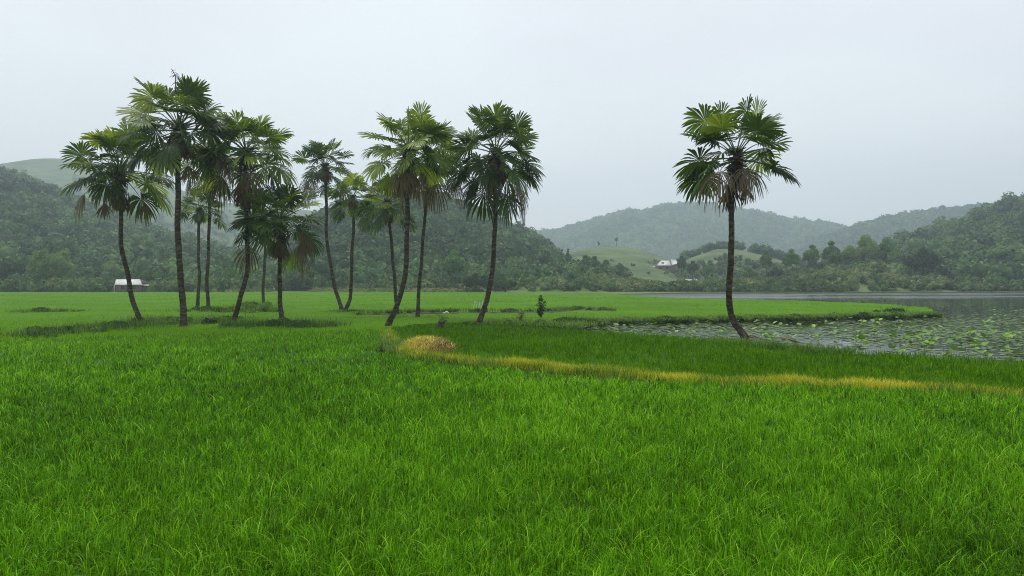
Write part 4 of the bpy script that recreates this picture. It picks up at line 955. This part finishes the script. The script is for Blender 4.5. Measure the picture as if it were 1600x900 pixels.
weed_patch('long tapering hump of dark weeds at left, running to the foot of the leftmost palm', [(28, 523), (70, 519), (130, 514), (190, 508), (240, 505)], 2.0, 0.55, 9000, 1)
weed_patch('weeds around the foot of the tallest straight palm', [(200, 500), (240, 498), (280, 503), (320, 504), (350, 495)], 2.6, 0.55, 9000, 2, tm=0.6)
weed_patch('low weeds between the straight palm feet further back', [(290, 486), (330, 483), (375, 487)], 2.5, 0.6, 5000, 3, tm=0.45)
weed_patch('leafy pale-tipped shrubs behind the curved palm foot', [(372, 487), (395, 484), (418, 487)], 1.6, 1.15, 4500, 4, tm=0.75, size=0.11)
weed_patch('dark weeds in front of the short palm', [(345, 508), (400, 507), (440, 507), (480, 506), (510, 509)], 1.8, 0.6, 8500, 5, tm=0.42)
weed_patch('thin weed line far left in the rice plain', [(25, 487), (60, 485), (95, 486), (120, 485)], 1.4, 0.5, 3500, 6, tm=0.4)
weed_patch('low weeds at the shared foot of the crossing palms', [(515, 485), (540, 486), (562, 484)], 1.6, 0.35, 2500, 7)
weed_patch('small weeds at the foot of the middle palm', [(728, 503), (745, 506), (757, 504)], 0.9, 0.35, 1500, 8)
weed_patch('grey-green weeds at left of the straw heap', [(606, 530), (612, 537), (622, 545)], 0.6, 0.35, 2600, 9, size=0.05, tm=0.65)
bund('bund', [(560, 492), (640, 489.5), (700, 488.5), (780, 488), (860, 487), (900, 484.5), (960, 485.5)], 1.2, 0.42, M['mud'], seed=7)
weed_patch('rough grass on the narrow bund crossing the rice behind the middle palm', [(560, 491), (640, 488), (700, 487), (780, 487), (860, 486), (900, 483), (960, 485)], 0.9, 0.32, 9000, 10, size=0.06, tm=0.55, core=False, z=0.3)
bund('bund', [(880, 498), (1000, 496), (1100, 494), (1250, 491.5), (1380, 488.5), (1462, 487)], 1.3, 0.34, M['forest_floor'], seed=8)
weed_patch('overhanging grass along the spit edge above the lotus leaves', [(880, 498), (1000, 496.5), (1100, 494.5), (1250, 492), (1380, 489), (1460, 487.5)], 1.2, 0.2, 21000, 11, size=0.06, tm=0.75, z=0.12, core=False)
weed_patch('pale ragged grass between the sapling and the pond', [(760, 500), (820, 500), (870, 502), (905, 505)], 2.4, 0.35, 8000, 12, size=0.06, tm=0.85, core=False)
weed_patch('dark bushy tuft at the inner end of the lotus pond', [(880, 500), (895, 501), (912, 500)], 1.2, 0.5, 2600, 13, tm=0.3)
weed_patch('dark clump of weeds on the tip of the green spit', [(1385, 486), (1395, 487), (1406, 486)], 1.0, 0.6, 1600, 14, tm=0.3)
weed_patch('thin grass on the pond bank by the lone palm foot', [(1110, 527), (1170, 532), (1240, 539), (1330, 545)], 0.8, 0.3, 6500, 15, size=0.05, tm=0.75, core=False)

# roots and dead leaf stalks lying by the lone palm
rng = np.random.default_rng(77)
def roots(name, label, pts, r=0.045):
    g = Geo()
    for pl in pts:
        P = catmull([np.array([*W(x, y, z), z]) for x, y, z in pl], 14); g.add(*tube(P, np.linspace(r, r * 0.6, 14), 7), 0.5, 0)
    o = g.build(name, M['root'], smooth=True); tag(o, label, 'root' if 'root' in name else 'dead leaves', None); return o
roots('palm_root', 'pale arching root sticking out right of the lone palm foot', [[(1166, 527, 0.3), (1176, 524, 0.62), (1188, 530, 0.3)], [(1168, 529, 0.3), (1180, 526, 0.45), (1196, 532, 0.2)]])
roots('fallen_frond', 'bundle of dry pale frond stalks lying on the pond bank right of the lone palm', [[(1222 + i * 3, 527 + i * 0.8, 0.45), (1232 + i * 3, 530 + i * 0.7, 0.42), (1242 + i * 2.5, 535 + i * 0.3, 0.2)] for i in range(5)], 0.035)

# ------------------------------------------------------------------ sapling, stumps, sticks, bag
def sapling():
    global rng
    rng = np.random.default_rng(88)
    x, D = W(845, 495, 0.4); base = np.array([x, D, 0.05]); root = empty('sapling', base)
    tag(root, 'thin leafy sapling on the bund right of the middle palm', 'sapling')
    tg, cg = Geo(), Geo()
    for dx, ht in ((0, 2.0), (0.22, 1.5), (-0.12, 1.2)):
        P = base + np.array([[0, 0, 0], [dx * 0.5, 0, ht * 0.5], [dx, 0, ht]]); P = catmull(P, 8); tg.add(*tube(P, np.linspace(0.035, 0.012, 8), 6), 0.5, 0)
        n = 16; s_ = rng.uniform(0.3, 1.0, n); c = np.stack([np.interp(s_, np.linspace(0, 1, 8), P[:, j]) for j in range(3)], 1) + rng.normal(0, 0.09, (n, 3))
        lobes(cg, c, np.full(n, 0.13), 13, 0.075, np.clip(rng.normal(0.45, 0.25, n), 0, 1), core=0)
    tg.build('stem', M['bark'], root, base); cg.build('foliage', M['weed'], root, base)
sapling()
def stump(px, py, ht, r, label, lean=(0, 0), leafy=True, seed=0):
    global rng
    rng = np.random.default_rng(seed + 300)
    x, D = W(px, py, 0.4); base = np.array([x, D, 0.05]); root = empty('tree_stump', base); tag(root, label, 'tree stump')
    P = base + np.array([[0, 0, 0], [lean[0] * 0.4, lean[1] * 0.4, ht * 0.5], [lean[0], lean[1], ht]]); P = catmull(P, 8)
    g = Geo(); V, Fs = tube(P, r * np.array([1.25, 1.05, 1, 1, 0.95, 0.97, 1.0, 0.85]), 11); V += rng.normal(0, r * 0.07, V.shape); g.add(V, Fs); g.build('wood', M['bark'], root, base, smooth=True)
    if leafy:
        g = Geo(); n = 12; c = P[-1] + rng.normal(0, 0.14, (n, 3)); lobes(g, c, np.full(n, 0.12), 14, 0.06, np.clip(rng.normal(0.9, 0.1, n), 0, 1), core=0); g.build('foliage', M['weed'], root, base)
stump(812, 501, 0.75, 0.11, 'leaning dark stump with bright green shoots on top, left of the sapling', (0.12, 0), True, 1)
stump(685, 509, 0.68, 0.2, 'short blunt grey stump behind the straw heap', (0.25, 0), True, 2)

def bag():
    x, D = W(697, 490.5, 0.4); base = np.array([x, D, 0.38]); root = empty('sack', base)
    tag(root, 'small crumpled off-white sack lying on the bund between the palms', 'sack')
    iv, if_ = ico(); g = Geo()
    r = np.random.default_rng(3)
    for c, q in (((-0.11, 0, 0.1), 0.26), ((0.11, 0.03, 0.09), 0.24), ((0.02, 0, 0.18), 0.22)):
        g.add(np.array(c) + iv * q * 0.55 * r.uniform(0.75, 1.2, (12, 1)) * np.array([1.1, 0.8, 0.75]), if_)
    g.build('cloth', M['white_cloth'], root)
bag()
for i, (px, top, bot, lb) in enumerate([(740, 471, 479, 'leftmost of four short pale sticks in the rice beside the middle palm trunk'), (744, 470.5, 479, 'second of the four short pale sticks counted from the left'),
                           (748, 471.5, 479, 'third of the four short pale sticks counted from the left'), (752.5, 471, 480, 'bent short pale stick nearest the middle palm trunk')]):
    x, D = W(px, 482, 0.4); b0 = np.array([x, D, 0.1]); zt = H + (HY - top) / F * D
    g = Geo(); g.add(*tube(catmull([b0, b0 + np.array([0.02, 0, (zt - 0.1) * 0.6]), np.array([x + (0.12 if i != 1 else -0.03), D, zt])], 7), 0.035, 6))
    tag(g.build('stick', M['white_wall'], None, b0), lb, 'stick', 'pale sticks in the rice')

# ------------------------------------------------------------------ lotus
def lotus():
    global rng
    rng = np.random.default_rng(42)
    # pond region in photo pixels (at water level)
    poly = [W(x, y, -0.1) for x, y in [(880, 508), (940, 505), (1100, 501), (1300, 497), (1460, 494), (1475, 486), (1440, 474), (1600, 472), (2100, 472), (2200, 600), (1600, 566), (1450, 558), (1300, 549), (1190, 540), (1100, 532), (1000, 525), (920, 518)]]
    P = np.array(poly)
    N = 90000
    u = rng.uniform(0.05, 1.3, N); Y = 1 / rng.uniform(1 / 105, 1 / 19, N); X = u * Y
    m = inside(P, X, Y); X, Y = X[m], Y[m]
    dens = 0.50 + 0.5 * vnoise(X, Y, 5, 12) + 0.35 * vnoise(X, Y, 1.8, 13) + np.interp(Y, [22, 30, 40, 60, 105], [-0.65, -0.30, 0.05, 0.0, -0.3])
    dens = dens + np.where(800 + F * X / Y < 1150, 0.2, 0)
    m = rng.random(len(X)) < np.clip(dens, 0.02, 1) * np.clip(0.26 * (Y / 25) ** 2, 0.16, 0.95); X, Y = X[m], Y[m]
    def leaf_mesh(r, cup, wav, n=11, seed=0):
        q = np.random.default_rng(seed); a = np.linspace(0, 2 * math.pi, n, endpoint=False)
        ring = np.stack([np.cos(a), np.sin(a)], 1)
        V = [np.array([[0, 0, 0]])]
        for s in (0.55, 1.0):
            rr = r * s * (1 + 0.08 * q.normal(0, 1, n)); z = cup * r * s**2 + wav * r * s * np.sin(a * 2 + q.uniform(0, 6)) * q.uniform(0.5, 1.2) + 0.03 * r * q.normal(0, 1, n)
            V.append(np.c_[ring * rr[:, None], z])
        V = np.concatenate(V); f3 = [(0, 1 + i, 1 + (i + 1) % n) for i in range(n)]; f4 = [(1 + i, 1 + n + i, 1 + n + (i + 1) % n, 1 + (i + 1) % n) for i in range(n)]
        return V, [np.array(f3), np.array(f4)]
    protos = []
    for i in range(10):
        V, Fs = leaf_mesh(rng.uniform(0.11, 0.20), rng.uniform(0.0, 0.5), rng.uniform(0.05, 0.3), seed=i)
        V = V.copy(); V[:, 2] += 0
        # stalk down to the water
        g = Geo(); g.add(V, Fs, rng.uniform(0.5, 0.95), 0)
        S_, FS = tube(np.array([[0, 0, 0], [0.02, 0.01, -0.4], [0.0, 0.03, -0.9]]), 0.010, 5, False); g.add(S_, FS, 0.2, 0)
        o = g.build('lotus_leaf', M['lotus']); o['label'] = 'x'; protos.append(o)
    lb = 'round green lotus leaf held on a stalk above the pond water'
    order = np.argsort(Y); idx = order[rng.random(len(order)) < 0.13][:290]
    used = np.zeros(len(X), bool); used[idx] = True
    for c, i in enumerate(idx):
        if c < len(protos): o = protos[c]
        else:
            o = protos[c % 10].copy(); C.link(o)
        o.location = (X[i], Y[i], -0.1 + rng.uniform(0.03, 0.42)); s = rng.uniform(0.55, 1.15); o.scale = (s, s, s)
        o.rotation_euler = (rng.normal(0.1, 0.3), rng.normal(0, 0.3), rng.uniform(0, 6.28))
        tag(o, lb, 'lotus leaf', 'lotus leaves standing in the pond')
    X, Y = X[~used], Y[~used]
    # the rest: floating pads and more leaves as one mass
    geo = Geo(); n = 9; a = np.linspace(0, 2 * math.pi, n, endpoint=False)
    K = len(X); r = rng.uniform(0.07, 0.17, K); up = rng.random(K) < 0.06
    z = np.where(up, rng.uniform(0.02, 0.30, K), rng.uniform(-0.004, 0.02, K)) - 0.09
    tilt = np.where(up, rng.uniform(0.1, 0.6, K), rng.uniform(0, 0.05, K)); ta = rng.uniform(0, 6.28, K)
    ring = np.stack([np.cos(a), np.sin(a)], 1)[None] * (r[:, None] * (1 + 0.08 * rng.normal(0, 1, (K, n))))[..., None]
    rz = (ring[..., 0] * np.cos(ta)[:, None] + ring[..., 1] * np.sin(ta)[:, None]) * np.tan(tilt)[:, None] + 0.006
    rz = np.where(up[:, None], rz + 0.25 * r[:, None], np.abs(rz))
    V = np.concatenate([np.stack([X, Y, z], 1)[:, None], np.stack([X[:, None] + ring[..., 0], Y[:, None] + ring[..., 1], z[:, None] + rz], -1)], 1)
    f = np.array([(0, 1 + i, 1 + (i + 1) % n) for i in range(n)])
    geo.add(V.reshape(-1, 3), (np.arange(K)[:, None, None] * (n + 1) + f[None]).reshape(-1, 3), np.repeat(np.clip(rng.normal(0.3, 0.18, K) + 0.45 * up, 0, 1), n + 1))
    tag(geo.build('lotus_pads', M['lotus']), 'mass of small floating lotus pads covering the pond', 'lotus pads', kind='stuff')
    print('lotus', K)
lotus()

# ------------------------------------------------------------------ haze: the humid air of the valley
def haze():
    m = bpy.data.materials.new('haze'); m.use_nodes = True; t = m.node_tree
    for n in list(t.nodes): t.nodes.remove(n)
    o = t.nodes.new('ShaderNodeOutputMaterial'); v = t.nodes.new('ShaderNodeVolumePrincipled')
    v.inputs['Color'].default_value = (0.78, 0.92, 1.0, 1); v.inputs['Density'].default_value = 0.00058; v.inputs['Anisotropy'].default_value = 0.3
    t.links.new(v.outputs[0], o.inputs['Volume'])
    g = Geo(); box(g, (-R0 - 20, -R0 - 20, -1.8), (R0 + 20, R0 + 20, 250)); ob = g.build('haze', m)
    ob['kind'] = 'stuff'; ob['label'] = 'pale humid haze filling the valley air'; ob['category'] = 'haze'
haze()
